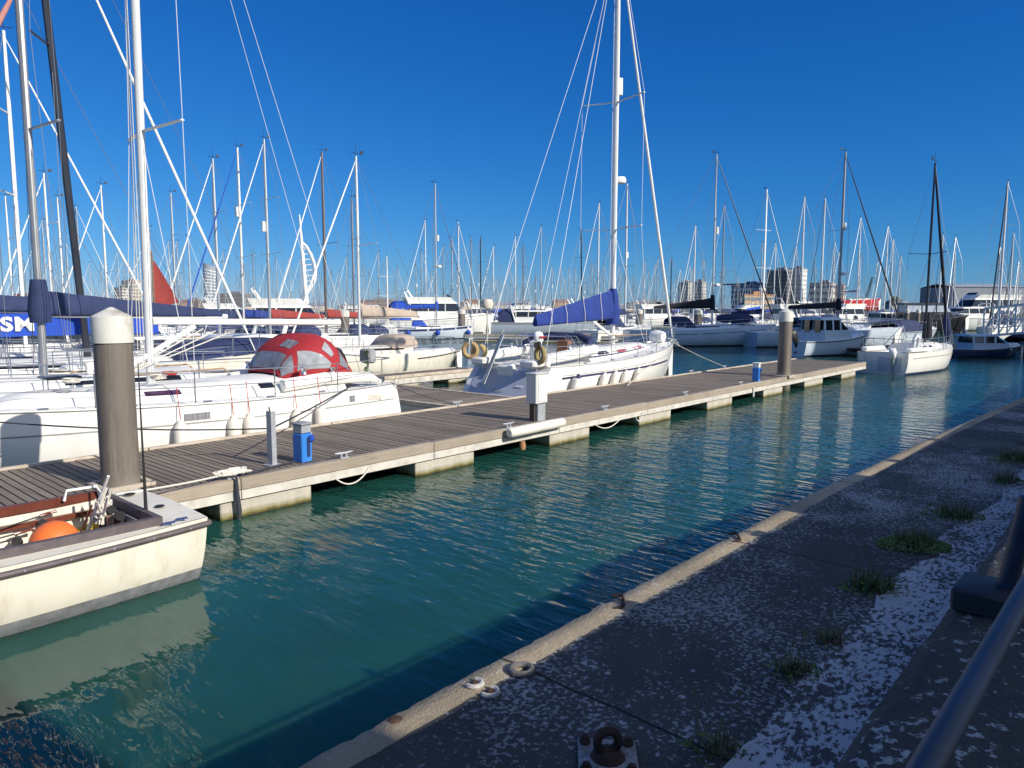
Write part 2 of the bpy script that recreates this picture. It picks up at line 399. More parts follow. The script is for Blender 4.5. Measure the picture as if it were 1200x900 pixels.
# ================================================================ water, quay, wall, rail
ZQ, ZW, ZD = H-1.8, H-.70, .55          # quay top, wall top, pontoon deck
def frame(az): return V((math.sin(az), math.cos(az), 0)), V((-math.cos(az), math.sin(az), 0))
AQ = R(42.4); EQ, NQ = frame(AQ); RZQ = math.pi/2-AQ
def ql(p): return (p.dot(EQ), p.dot(NQ))
mb = MB(); mb.poly([(-1500, -300, 0), (3500, -300, 0), (3500, 6000, 0), (-3500, 6000, 0), (-3500, -300, 0)])
tag(mb.build('water', WATER, smooth=False), kind='structure')
# quay edge in plan (it turns a few degrees at the far end)
edge_px = [(340, 900), (500, 815), (710, 705), (850, 631), (960, 573), (1032, 540), (1100, 508), (1165, 480)]
E = [ql(px(x, y, ZQ)) for x, y in edge_px]
d0 = (V(E[1])-V(E[0])).normalized(); E = [tuple(V(E[0])-d0*(E[0][0]+8)/d0.x)]+E
d1 = (V(E[-1])-V(E[-2])).normalized()
for k in (8, 20, 45, 90, 140): E.append(tuple(V(E[8])+d1*k))
def edge_s(m):
    for a, b in zip(E, E[1:]):
        if m <= b[0]: return a[1]+(b[1]-a[1])*(m-a[0])/(b[0]-a[0])
    return E[-1][1]
SWL = ql(px(1077, 743, ZW))[1]             # water side of the sea wall
ms = []; m = -8.0
while m < 100: ms.append(m); m += .05 if m < 12 else (.15 if m < 18 else 2)
rng = random.Random(3)
jit = [(rng.gauss(0, .0035)+.003*math.sin(m*3.1)*math.sin(m*1.3)) for m in ms]
top = MB(); cop = MB()
rows_c = []; rows_t = []
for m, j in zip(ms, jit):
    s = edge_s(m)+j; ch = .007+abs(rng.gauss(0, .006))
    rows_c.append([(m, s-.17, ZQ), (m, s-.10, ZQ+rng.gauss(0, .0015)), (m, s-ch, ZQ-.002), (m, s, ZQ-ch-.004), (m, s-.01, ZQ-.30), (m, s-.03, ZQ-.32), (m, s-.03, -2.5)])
    s2 = edge_s(m)+j-.17
    rows_t.append([(m, s2+(SWL-.05-s2)*f, ZQ) for f in (0, .33, .66, 1)])
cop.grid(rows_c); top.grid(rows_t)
tag(cop.build('quay_edge', QUAYLITM, rot=(0, 0, RZQ), ang=60), kind='structure')
tag(top.build('quay', QUAYSHADEM, rot=(0, 0, RZQ)), kind='structure')
# flaking white strip along the foot of the wall
pl = [(867, 880), (900, 850), (917, 830), (920, 812), (930, 800), (948, 788), (963, 777), (970, 760), (980, 750), (997, 733), (1008, 722), (1020, 717), (1026, 704), (1040, 690), (1055, 672), (1073, 663), (1100, 653), (1094, 640), (1098, 633), (1118, 617), (1140, 605), (1173, 587), (1180, 566), (1200, 549)]
P = [ql(px(x, y, ZQ)) for x, y in pl]
rgp = random.Random(31)
P = [((a[0]*(1-k/6)+b_[0]*k/6), (a[1]*(1-k/6)+b_[1]*k/6)+(rgp.gauss(0, .012) if k else 0)) for a, b_ in zip(P, P[1:]) for k in range(6)]+[P[-1]]
mb = MB(); rows = []
P = [(P[0][0]-4, P[0][1]-.05), (P[0][0]-2, P[0][1]+.06), (P[0][0]-.6, P[0][1])]+P+[(P[-1][0]+k, P[-1][1]+.03*math.sin(k*4)) for k in (.5, 1, 2, 3, 5, 8, 14, 25)]
for m, s in P: rows.append([(m, s, ZQ+.004), (m, SWL+.001, ZQ+.0045)])
mb.grid(rows)
tag(mb.build('painted_strip', PEEL, rot=(0, 0, RZQ), smooth=False), kind='structure')
# sea wall
mb = MB(); rows = []
m = -9.0; rng = random.Random(5)
while m < 60:
    e = lambda: rng.gauss(0, .004)
    rows.append([(m, SWL+e(), ZQ-.4), (m, SWL+e(), ZW-.04), (m, SWL-.035+e(), ZW-.006+e()), (m, SWL-.10, ZW+e()*.6), (m, SWL-.3, ZW+e()*.6), (m, SWL-.46, ZW+e()*.5), (m, SWL-.50, ZW-.04), (m, SWL-.50, ZQ-.4)])
    m += .09 if m < 6 else 3
b0 = mb.grid(rows)
sw = thing('sea_wall', 'low dark lichen spotted concrete sea wall at lower right beside the quay', 'wall', rz=RZQ)
mb.build('wall', WALLM, sw, ang=50)
pr = MB(); pm = ql(V((4.9, 5.75, 0)))[0]
pr.box((pm, SWL-.26, ZW+.10), (1.9, .46, .26), bev=.02)  # unseen raised block, added to shade a stretch of the sunlit quay edge
pr.build('shade_block', WALLM, sw)
# land behind the wall
mb = MB(); g = -1.0
mb.poly([(-60, SWL-.49, ZQ+.25), (160, SWL-.49, ZQ+.25), (160, -160, ZQ+.25), (-60, -160, ZQ+.25)])
tag(mb.build('ground', M('asphalt', (.055, .055, .055), .9, var=.25, vs=6, bump=.004, bs=80), rot=(0, 0, RZQ), smooth=False), kind='structure')
# handrail on the wall
ZR = H-.45
ra = ql(px(1088, 895, ZR)); rb = ql(px(1203, 690, ZR)); sr = (ra[1]+rb[1])/2
slope = (rb[1]-ra[1])/(rb[0]-ra[0])
hr = thing('handrail', 'dark blue painted metal handrail on short posts above the sea wall', 'railing', rz=RZQ)
mb = MB(); mb.tube([(ra[0]-1.2+k*.5, ra[1]+slope*(-1.2+k*.5), ZR) for k in range(0, 40)], .0145, 14); mb.build('rail', RAILB, hr)
def post(mp, sp):
    b_ = MB(); b_.box((mp, sp, ZW+.028), (.155, .12, .055), bev=.006); pb = b_.build('base_plate', M('rail_base_dark', (.016, .018, .024), .6, var=.3, vs=20) if 'rail_base_dark' not in bpy.data.materials else bpy.data.materials['rail_base_dark'], hr)
    b_ = MB(); sy = ra[1]+slope*(mp-ra[0]); b_.tube([(mp+.02, sp-.035, ZW+.05), (mp+.02, sp-.065, ZW+.27), (mp+.02, sp-.09, ZR+.05), (mp+.02, sy, ZR)], [.022, .021, .02, .015], 10); b_.build('post', RAILB, hr)
pp = ql(px(1157, 688, ZW+.05))
post(*pp)
for k in (-1.55, 1.9, 3.8, 5.7, 7.6, 9.5): post(pp[0]+k, pp[1])
# out of frame: flats shading the far berths, an unseen block added to shade the near quay
BRICK = M('brick_wall', (.26, .13, .085), .85, var=.15, vs=12)
def slab(name, label, c0, ax, wid, dep, z1, floors, bays):
    t = thing(name, label, 'building', (c0.x, c0.y, 0), math.atan2(ax.y, ax.x))
    b_ = MB(); b_.box((wid/2, -dep/2, z1/2+.6), (wid, dep, z1-1.2)); b_.build('wall', BRICK, t, smooth=False)
    b_ = MB(); b_.box((wid/2, -dep/2, z1+.15), (wid+.5, dep+.5, .3)); b_.build('roof', CHANNEL, t, smooth=False)
    for i in range(bays):
        for j in range(floors):
            b_ = MB(); fz = (z1-1.8)/floors
            b_.box(((i+.5)*wid/bays, .01, 1.8+(j+.55)*fz), (wid/bays*.45, .06, fz*.5)); b_.build('window', GLASS, t, smooth=False)
            if bays*floors > 60 and (i+j) % 2: pass
slab('apartment_block', 'tall brick block of flats behind the quay casting shade over the far berths', V((39.7, 28.5, 0)), V((.57, .82, 0)), 14.5, 12, 24, 7, 4)
kx = V((1.44, 2.07, 0))+V((.82, -.57, 0))*6.2
slab('shade_caster', 'unseen brick block added behind the sea wall to shade the near quay', kx+V((-.57,-.82,0))*8.7, V((.57, .82, 0)), 8, 4, ZW+4.6, 1, 2)

# ---------------------------------------------------------------- small things on the quay
def quaypt(x, y, z=ZQ): return px(x, y, z)
# rusty mooring eye on a plate
p = quaypt(712, 893)
t = thing('mooring_eye', 'rusty iron mooring eye on a flaking square plate on the near quay', 'mooring eye', p, RZQ+R(38))
mb = MB(); mb.box((0, 0, .012), (.235, .235, .024), bev=.004); mb.build('base_plate', RUSTW, t)
for sx in (-1, 1):
    for sy in (-1, 1):
        mb = MB(); mb.lathe([(.024, .02), (.024, .034), (.017, .040), (.015, .052), (.006, .056)], (sx*.088, sy*.088, 0), 8); mb.build('bolt', RUST, t)
mb = MB(); mq = Matrix.Rotation(math.pi/2, 3, 'X'); mq = Matrix.Rotation(R(-75), 3, 'Z') @ mq
mb.torus((0, 0, .088), .044, .018, mq, 26, 10)
mb.lathe([(.075, .018), (.066, .032), (.05, .046), (.03, .054)], (0, 0, 0), 14); mb.build('ring', RUST, t)
# old ring of concrete, and two shell-like washers
p = quaypt(611, 787)
t = MB(); t.torus((0, 0, .010), .052, .018, None, 30, 8); t = t.build('ring_fitting', M('ring_shade_grey', (.13, .125, .115), .85, var=.3, vs=30, bump=.004, bs=50), loc=p)  # grey darkened for the shade border it lies on
tag(t, 'grey weathered round ring fitting lying on the quay near the sunlit edge', 'ring fitting')
for (x, y, s_, lab) in ((556, 803, .036, 'small white curved fitting with rusty core on the shadow line of the quay'), (574, 813, .038, 'small pale curved fitting with dark core in shade beside the grey ring')):
    p = quaypt(x, y); t = thing('quay_fitting', lab, 'fitting', p, 1.1, 'small fittings on the quay')
    mb = MB(); mb.torus((0, 0, .010), s_, .013, None, 18, 7, R(150), R(380)); mb.build('collar', M('fit_white', (.42, .41, .38), .7, var=.2, vs=40) if 'fit_white' not in bpy.data.materials else bpy.data.materials['fit_white'], t)
    mb = MB(); mb.lathe([(.022, 0), (.02, .016), (.010, .022)], (0.004, 0.0, 0), 9); mb.build('bolt', RUST, t)
for x, y, lab in ((722, 706, 'rusty iron staple bent over the sunlit quay edge, nearest the middle'), (859, 631, 'dark iron staple on the quay edge beyond the first staple')):
    p = quaypt(x, y); mb = MB()
    mb.tube([(-.09, 0, -.02), (-.085, 0, .03), (-.06, 0, .045), (.06, 0.01, .045), (.085, .01, .03), (.09, .01, -.02)], .011, 8)
    tag(mb.build('iron_staple', RUST, loc=p, rot=(R(78), 0, RZQ+R(35))), lab, 'staple', 'iron staples on the quay edge')
mb = MB(); mb.lathe([(.034, .001), (.028, .005), (.012, .008)], (0, 0, 0), 9)
tag(mb.build('rust_patch', RUST, loc=quaypt(463, 843)), 'rusty stump of a cut bolt on the sunlit quay edge', 'bolt')
# weeds
GRASS = M('grass_blade', (.10, .17, .035), .6, var=.45, vs=14)
DRY = M('grass_dry', (.17, .13, .06), .8, var=.3, vs=14)
def weed(x, y, size, n, bush, dry, lab, seed):
    rg = random.Random(seed); p = quaypt(x, y); size *= 1.2; n = int(n*1.3); dry = min(.7, dry+.2)
    t = thing('weed_clump', lab, 'weeds', p, 0, 'weeds growing along the quay joint')
    g = MB(); d = MB()
    for i in range(n):
        a = rg.uniform(0, 6.283); r0 = size*.55*rg.random()**.6; ln = size*rg.uniform(.35, 1.0); lean = rg.uniform(.15, .9)
        bx, by = r0*math.cos(a)*1.3, r0*math.sin(a); a2 = rg.uniform(0, 6.283)
        dx, dy = math.cos(a2)*lean, math.sin(a2)*lean; wd = rg.uniform(.002, .005)*(1+size)
        pr = (-math.sin(a2)*wd, math.cos(a2)*wd)
        tgt = d if rg.random() < dry else g
        pts = [(bx+dx*ln*q*q*1.0, by+dy*ln*q*q, ln*(q-.35*lean*q*q)) for q in (0, .35, .7, 1)]
        tgt.grid([[(p_[0]-pr[0]*(1-q), p_[1]-pr[1]*(1-q), p_[2]), (p_[0]+pr[0]*(1-q), p_[1]+pr[1]*(1-q), p_[2])] for p_, q in zip(pts, (0, .3, .6, .97))])
    for i in range(bush):
        a = rg.uniform(0, 6.283); r0 = size*.9*rg.random()**.5; z = size*.42*rg.random()*(1.15-r0/size)
        c = V((r0*math.cos(a)*1.5, r0*math.sin(a), z)); s_ = rg.uniform(.006, .014)
        u = V((rg.gauss(0, 1), rg.gauss(0, 1), rg.gauss(0, .6))).normalized(); v = u.orthogonal().normalized()
        g.poly([c-u*s_*1.6, c+v*s_*.6, c+u*s_*1.6, c-v*s_*.6])
    if g.v: g.build('green_blades', GRASS, t, smooth=False)
    if d.v: d.build('dry_blades', DRY, t, smooth=False)
    for k in range(9 if size > .15 else (4 if size > .11 else 1)):
        a2 = rg.uniform(0, 6.283); ln = size*rg.uniform(1.1, 2.1); lean = rg.uniform(.15, .75); b_ = MB(); ox, oy = rg.gauss(0, size*.35), rg.gauss(0, size*.25)
        q = [(ox, oy, 0), (ox+math.cos(a2)*ln*.12*lean, oy+math.sin(a2)*ln*.12*lean, ln*.5), (ox+math.cos(a2)*ln*.5*lean, oy+math.sin(a2)*ln*.5*lean, ln*.92)]
        b_.tube(q, [.0018, .0014, .0010], 4)
        if k < 3: b_.lathe([(.001, 0), (.006, .010), (.005, .030), (.001, .042)], q[-1], 6)
        b_.build('seed_stalk', DRY if k % 3 else GRASS, t)
weed(1070, 640, .17, 130, 1500, .15, 'largest bushy green weed clump with seed stalks beside the white strip', 1)
weed(1022, 690, .15, 150, 150, .2, 'upright bright green grass tuft just below the bushy clump', 2)
weed(1118, 606, .17, 120, 260, .25, 'grass tuft with long thin blades above the bushy clump', 3)
weed(970, 752, .09, 70, 20, .8, 'small dry brown tuft at the edge of the white strip', 4)
weed(930, 788, .10, 80, 60, .3, 'small dark low tuft on the quay left of the dry tuft', 5)
weed(835, 880, .11, 50, 40, .6, 'sparse dark sprig with thin stalks near the bottom of the picture', 6)
weed(1190, 540, .20, 120, 420, .2, 'green weed clump farthest along the quay at the right edge', 7)
weed(1180, 565, .13, 90, 120, .3, 'low green tuft just before the farthest weed clump', 8)

# ================================================================ the pontoon
AP = R(41.6); EP, NP = frame(AP); RZP = math.pi/2-AP
def pl_(p): return (p.dot(EP), p.dot(NP))
m_n, s_n = pl_(px(651, 491, ZD)); s_n = (s_n+pl_(px(880, 451, ZD))[1])/2
s_f = (pl_(px(570, 471, ZD))[1]+pl_(px(800, 439, ZD))[1])/2
m_end = pl_(px(1017, 424.5, ZD))[0]; m_endf = pl_(px(956, 417, ZD))[0]
print('PONTOON near s', s_n, 'far s', s_f, 'end', m_end, m_endf, 'edge quay', E[3])
M0 = -6.0
pon = thing('pontoon', 'long weathered timber decked pontoon on concrete floats running beside the quay', 'pontoon', rz=RZP)
rng = random.Random(11)
mb = MB(); m = M0; wdt = s_f-s_n
pile_px = [(148, 571), (924, 441)]
piles = [pl_(px(x, y, ZD)) for x, y in pile_px]
PR = (.232, .225)
piles = [(pm_+.0, ps_+r_*.75) for (pm_, ps_), r_ in zip(piles, PR)]
print('PILES', piles)
while m < m_end-.1:
    bw = .104; a0 = s_n+.17
    hole = [pk for pk, r_ in zip(piles, PR) if abs(m+.07-pk[0]) < r_+.06]
    dz = rng.gauss(0, .0015)
    if hole and hole[0][1]-.36 < s_n+.5: a0 = hole[0][1]+.34
    mb.box((m+bw/2, (a0+s_f-.085)/2, ZD-.02+dz), (bw-.014, s_f-.085-a0, .04))
    m += bw+.006
mb.build('deck_boards', DECKB, pon, smooth=False)
mb = MB(); mb.box(((M0+m_end)/2, (s_n+s_f)/2, ZD-.11), (m_end-M0-.1, wdt-.34, .12)); mb.build('deck_frame', BLK, pon, smooth=False)
mb = MB(); m = M0
while m < m_end:
    e = min(m+3.6, m_end); mb.box(((m+e)/2, s_f-.04, ZD-.01+rng.gauss(0, .003)), (e-m-.02, .08, .09), bev=.006); m += 3.6
mb.build('edge_strip', EDGEP, pon)
mb = MB(); m = M0
while m < m_end:
    e = min(m+3.6, m_end); dz = rng.gauss(0, .003)
    mb.box(((m+e)/2, s_n+.08, ZD-.075+dz), (e-m-.012, .16, .17), bev=.012)
    m += 3.6
mb.build('waler', WALER, pon)
mb = MB(); m = M0
while m < m_end:
    e = min(m+3.6, m_end); mb.box(((m+e)/2, s_n+.035, ZD-.225), (e-m-.012, .06, .13), bev=.006)
    mb.box(((m+e)/2, s_f-.05, ZD-.16), (e-m-.012, .06, .2), bev=.006)
    m += 3.6
mb.build('channel', CHANNEL, pon)
mb = MB(); mb.box((m_end-.06, (s_n+s_f)/2, ZD-.08), (.12, wdt-.2, .16), bev=.01); mb.build('end_waler', WALER, pon)
# floats
fl_px = [(250, 360), (485, 555), (645, 692), (751, 788), (831, 860), (897, 919), (945, 966), (988, 1004)]
for a, c in fl_px:
    ma = pl_(px(a, 0, 0)+V((0, 0, 0)))[0] if False else None
    # where the near face plane meets each pixel column, at mid height
    def col(x):
        X = (x-600)/F
        # depth of near face along this column: point = (X*d, d) with d approx ground distance
        d = s_n/(NP.x*X*1.0+NP.y)
        d2 = (s_n+.05)/(NP.x*X+NP.y)
        return V((X*d2, d2, 0)).dot(EP)
    m0, m1 = col(a), col(c)
    mb = MB(); mb.box(((m0+m1)/2, (s_n+s_f)/2, .03), (m1-m0, wdt-.1, .44), bev=.015); mb.build('float', FLOATM, pon, smooth=False)
    mb = MB(); mb.box(((m0+m1)/2, s_f+0.0, ZD-.3), (.2, .02, .02));
def onp(m, s, z=0): return EP*m+NP*s+V((0, 0, z))
# piles
for (pm_, ps_), r_, lab in zip(piles, PR, ('thick brown mooring pile with white conical cap at the left of the pontoon', 'brown mooring pile with white cap near the far end of the pontoon')):
    p = onp(pm_, ps_); t = thing('mooring_pile', lab, 'pile', p, 0, 'mooring piles through the pontoon')
    mb = MB(); mb.lathe([(r_, -2.5), (r_, H-.32)], n=36); mb.build('pile_shaft', PILE, t)
    mb = MB(); mb.lathe([(r_*1.0, H-.44), (r_*1.075, H-.44), (r_*1.075, H-.115), (r_*1.06, H-.10), (r_*.12, H+.02), (0.001, H+.025)], n=36); mb.build('cap', PILEW, t)
    mb = MB(); a = RZP
    Mx = Matrix.Rotation(a, 3, 'Z')
    for q in ((-1, 0), (1, 0)): mb.box(Mx @ V((q[0]*(r_+.055), .0, ZD-.0)), (.07, 2*r_+.2, .10), Mx, .008)
    mb.box(Mx @ V((0, -(r_+.055), ZD)), (2*r_+.18, .07, .10), Mx, .008)
    mb.box(Mx @ V((0, (r_+.055), ZD)), (2*r_+.18, .07, .10), Mx, .008)
    mb.build('guide_collar', EDGEP, t)
# finger pontoons
def finger(name, lab, origin, ax, ln, wd, zt=ZD-.03, fl=((.3, 1.6),)):
    az = math.atan2(ax.x, ax.y); t = thing(name, lab, 'pontoon', (origin.x, origin.y, 0), math.pi/2-az)
    mb = MB(); m = .08; rg = random.Random(int(ln*100))
    while m < ln-.1: mb.box((m+.065, 0, zt-.02+rg.gauss(0, .001)), (.127, wd-.16, .04)); m += .144
    mb.build('deck_boards', DECKB, t, smooth=False)
    mb = MB()
    for sgn in (-1, 1): mb.box((ln/2, sgn*(wd/2-.04), zt-.03), (ln, .08, .12), bev=.008)
    mb.box((ln-.04, 0, zt-.03), (.08, wd-.16, .12), bev=.008); mb.build('edge_strip', EDGEP, t)
    mb = MB()
    for sgn in (-1, 1): mb.box((ln/2, sgn*(wd/2-.06), zt-.20), (ln-.02, .06, .20))
    mb.build('channel', CHANNEL, t, smooth=False)
    for a, c in fl:
        mb = MB(); mb.box(((a+c)/2, 0, .0), (c-a, wd-.2, .44), bev=.015); mb.build('float', FLOATM, t, smooth=False)
    return t
ma = pl_(px(531, 476.5, ZD))[0]; mc = pl_(px(614, 466, ZD))[0]
finger('finger_pontoon', 'short timber finger pontoon branching off between the two white yachts', onp((ma+mc)/2, s_f+.01), NP, 9.0, mc-ma-.1, fl=((.6, 2.2), (6.5, 8.6)))
pa = px(440, 441, .5); pb = px(545, 431.5, .5)
finger('finger_pontoon', 'narrow finger pontoon in open water left of the blue covered yacht', pa-(pb-pa)*.6, (pb-pa).normalized(), (pb-pa).length*1.6, 1.1, .5, fl=((.3, 1.5), (2.5, 4.4), (6, 7)))
# ================================================================ boat kit
class Hull:
    def __init__(s, L, B, fs, fb, sw=.75, mx=.42, n=3.0, draft=.35, rake=.7, tr=0.0, flare=0.0, bowp=1.9, fullbow=.9):
        s.__dict__.update(locals())
    def b(s, t):
        if t < s.mx: f = s.sw+(1-s.sw)*math.sin(math.pi/2*t/s.mx)
        else: u = (t-s.mx)/(1-s.mx); f = max(0, 1-u**s.bowp)**s.fullbow
        return s.B/2*f
    def sh(s, t): return s.fs+(s.fb-s.fs)*t**1.7-.05*math.sin(math.pi*t)
    def p(s, t, z, side=1):
        sh = s.sh(t); h = sh+s.draft; q = min(1, max(0, (sh-z)/h)); n = s.n-(s.n-1.5)*t**2
        y = s.b(t)*max(0, 1-q**n)**(1/n)*(1-s.flare*q*(.4+.6*t))
        zz = max(0, z/s.fs)
        x = t*s.L-s.rake*q*max(0, (t-.55)/.45)**2+s.tr*zz*max(0, 1-t/.22)**1.4
        return V((x, side*y, z))
    def tx(s, x): return max(0, min(1, x/s.L))
    def zq(s, t, q): return s.sh(t)-q*(s.sh(t)+s.draft)
QS = [0, .06, .14, .24, .36, .48, .6, .72, .84, .93, 1]
def hull_part(h, mat, parent, ns=22, qs=QS, name='hull'):
    m = MB(); ts = [i/ns for i in range(ns+1)]
    rows = [[h.p(t, h.zq(t, q), 1) for q in qs]+[h.p(t, h.zq(t, q), -1) for q in reversed(qs[:-1])] for t in ts]
    m.grid(rows); m.fan(rows[0])
    return m.build(name, mat, parent, ang=50)
def strip_part(h, name, mat, parent, z0, z1, t0=0.0, t1=.985, off=.005, ns=18, sides=(1, -1)):
    m = MB(); 
    for sd_ in sides:
        rows = []
        for i in range(ns+1):
            t = t0+(t1-t0)*i/ns; zs = [z0(t), (z0(t)+z1(t))/2, z1(t)]
            rows.append([h.p(t, z, sd_)+V((off*.5*(t > .9), sd_*off, 0)) for z in zs])
        m.grid(rows)
    return m.build(name, mat, parent)
def deck_part(h, mat, parent, ck=None, ns=20, drop=.03, camber=.05):
    xs = sorted(set([i/ns for i in range(ns+1)]+([h.tx(ck[0])-.002, h.tx(ck[0])+.002, h.tx(ck[1])-.002, h.tx(ck[1])+.002] if ck else [])))
    m = MB(); rows = []
    for t in xs:
        bb = max(h.b(t)-.015, .001); z = h.sh(t)-drop; w_ = min(ck[2], bb*.8) if ck else bb*.5
        ys = [-bb, -w_-.012, -w_, -.01, .01, w_, w_+.012, bb]; row = []
        x = h.p(t, z).x
        for i, y in enumerate(ys):
            zz = z+camber*(1-(y/bb)**2)
            if ck and ck[0] <= t*h.L <= ck[1] and 2 <= i <= 5: zz = z-ck[3]
            row.append((x, y, zz))
        rows.append(row)
    m.grid(rows)
    return m.build('deck', mat, parent, ang=30)
class Roof:
    def __init__(s, h, x0, x1, w0, w1, h0, h1, slope=.75, p=3.0):
        s.__dict__.update(locals())
    def pt(s, u, a):               # u 0 aft..1 fore, a 0 starboard foot .. 1 port foot
        h = s.h; x = s.x0+(s.x1-s.x0)*u; t = h.tx(x)
        w = min(s.w0+(s.w1-s.w0)*u**1.4, h.b(t)*.9); ht = s.h0+(s.h1-s.h0)*u
        e = min(1, (1-u)/.14) if u > .86 else 1.0
        ht *= math.sin(e*math.pi/2)**.8 if e < 1 else 1
        zb = h.sh(t)-.04
        th = math.pi*(1-a)-math.pi/2      # a=0 -> +90? starboard negative y
        c = math.cos(math.pi*a); sn = math.sin(math.pi*a)
        y = -w*math.copysign(abs(c)**(2/s.p), c)*(1-(1-s.slope)*.5*sn**.5)
        z = zb+ht*abs(sn)**(2/s.p)
        return V((x, y, z))
    def part(s, mat, parent, nu=12, na=14, name='coachroof'):
        m = MB(); us = [i/nu*.86 for i in range(nu+1)]+[.89, .92, .95, .98, 1.0]
        rows = [[s.pt(u, i/na) for i in range(na+1)] for u in us]
        m.grid(rows); m.fan(rows[0]); return m.build(name, mat, parent, ang=40)
    def patch(s, mat, parent, u0, u1, a0, a1, off=.006, name='window', nu=4, na=2, side=-1):
        m = MB(); rows = []
        for i in range(nu+1):
            u = u0+(u1-u0)*i/nu; row = []
            for j in range(na+1):
                a = a0+(a1-a0)*j/na
                if side > 0: a = 1-a
                p = s.pt(u, a); d = .003
                n_ = (s.pt(u+d, a)-p).cross(s.pt(u, a+d)-p)
                n_ = n_.normalized() if n_.length > 1e-9 else V((0, side, 0))
                if n_.z < -.2 or n_.y*side < 0: n_ = -n_
                row.append(p+n_*off)
            rows.append(row)
        m.grid(rows); return m.build(name, mat, parent)
def tube_part(name, mat, parent, pts, r, n=6, sy=1.0):
    m = MB(); m.tube(pts, r, n, sy); return m.build(name, mat, parent)
def lines_part(name, mat, parent, segs, r, n=4):
    m = MB()
    for s_ in segs: m.tube(s_, r, n, caps=False)
    return m.build(name, mat, parent)
def cover_part(name, mat, parent, x0, x1, z0, z1, h0, h1, w0=.16, w1=.09, n=12, k=14, sag=.0):
    """sail cover along a boom: x0,z0,h0 at the mast, x1,z1,h1 at the outer end"""
    m = MB(); rows = []
    for i in range(n+1):
        u = i/n; x = x0+(x1-x0)*u; z = z0+(z1-z0)*u; hh = h0+(h1-h0)*u; ww = w0+(w1-w0)*u
        hh *= 1+.015*math.sin(u*29); row = []
        for j in range(k):
            a = 2*math.pi*j/k; c = math.cos(a); sn = math.sin(a)
            top = max(0, sn); row.append((x, ww*c*(1-.55*top**1.5)*(1+.05*math.sin(u*40+j)), z+(hh*top if sn > 0 else .07*sn)))
        rows.append(row)
    b = m.grid(rows, True); m.fan(rows[0]); m.fan(rows[-1])
    return m.build(name, mat, parent)
def hood_part(name, mat, parent, x0, x1, w, zb, hh, front=.35, back=.85, k=12, n=8):
    m = MB(); rows = []
    for i in range(n+1):
        u = i/n; x = x0+(x1-x0)*u
        e = math.sin(min(1, u/front)*math.pi/2) if u < front else 1.0
        e = .12+.88*e
        if u > back: e *= 1-.25*((u-back)/(1-back))**2
        rows.append([(x, -w*math.copysign(abs(math.cos(math.pi*j/k))**.6, math.cos(math.pi*j/k)), zb+hh*e*math.sin(math.pi*j/k)**.6) for j in range(k+1)])
    m.grid(rows); return m.build(name, mat, parent)
def outboard(parent, p, rz, mats=(BLK, GALV), s=1.0, tilt=0.0, name='outboard_motor'):
    Mx = Matrix.Rotation(rz, 3, 'Z') @ Matrix.Rotation(tilt, 3, 'Y')
    def q(c): return V(p)+Mx @ (V(c)*s)
    m = MB(); rows = []
    for z, wx, wy, ox in ((.0, .14, .10, 0), (.06, .17, .125, .0), (.2, .175, .13, .01), (.3, .15, .115, .02), (.35, .09, .07, .02)):
        rows.append([q((ox+wx*math.copysign(abs(math.cos(a))**.6, math.cos(a)), wy*math.copysign(abs(math.sin(a))**.6, math.sin(a)), z)) for a in [2*math.pi*k/14 for k in range(14)]])
    m.grid(rows, True); m.fan(rows[0]); m.fan(rows[-1]); o = m.build(name, mats[0], parent)
    m = MB(); m.tube([q((0, 0, .02)), q((0, 0, -.35)), q((-.01, 0, -.62))], [.07*s, .055*s, .04*s], 8, 1.0)
    m.tube([q((.12, 0, -.6)), q((0, 0, -.6)), q((-.14, 0, -.6))], [.02*s, .05*s, .025*s], 8)
    m.box(q((.11, 0, -.12)), (.10*s, .16*s, .2*s), Mx); m.build('leg', mats[1], o)
    m = MB()
    for k in range(3):
        a = k*2.094
        m.poly([q((-.15, .01*math.cos(a), -.6)), q((-.16, .10*math.cos(a-.4), -.6+.10*math.sin(a-.4))), q((-.14, .12*math.cos(a), -.6+.12*math.sin(a))), q((-.13, .10*math.cos(a+.4), -.6+.10*math.sin(a+.4)))])
    m.build('propeller', mats[1], o)
    return o
def rot_for(az): return math.pi/2-R(az)
def fwd(az): return V((math.sin(R(az)), math.cos(R(az)), 0))

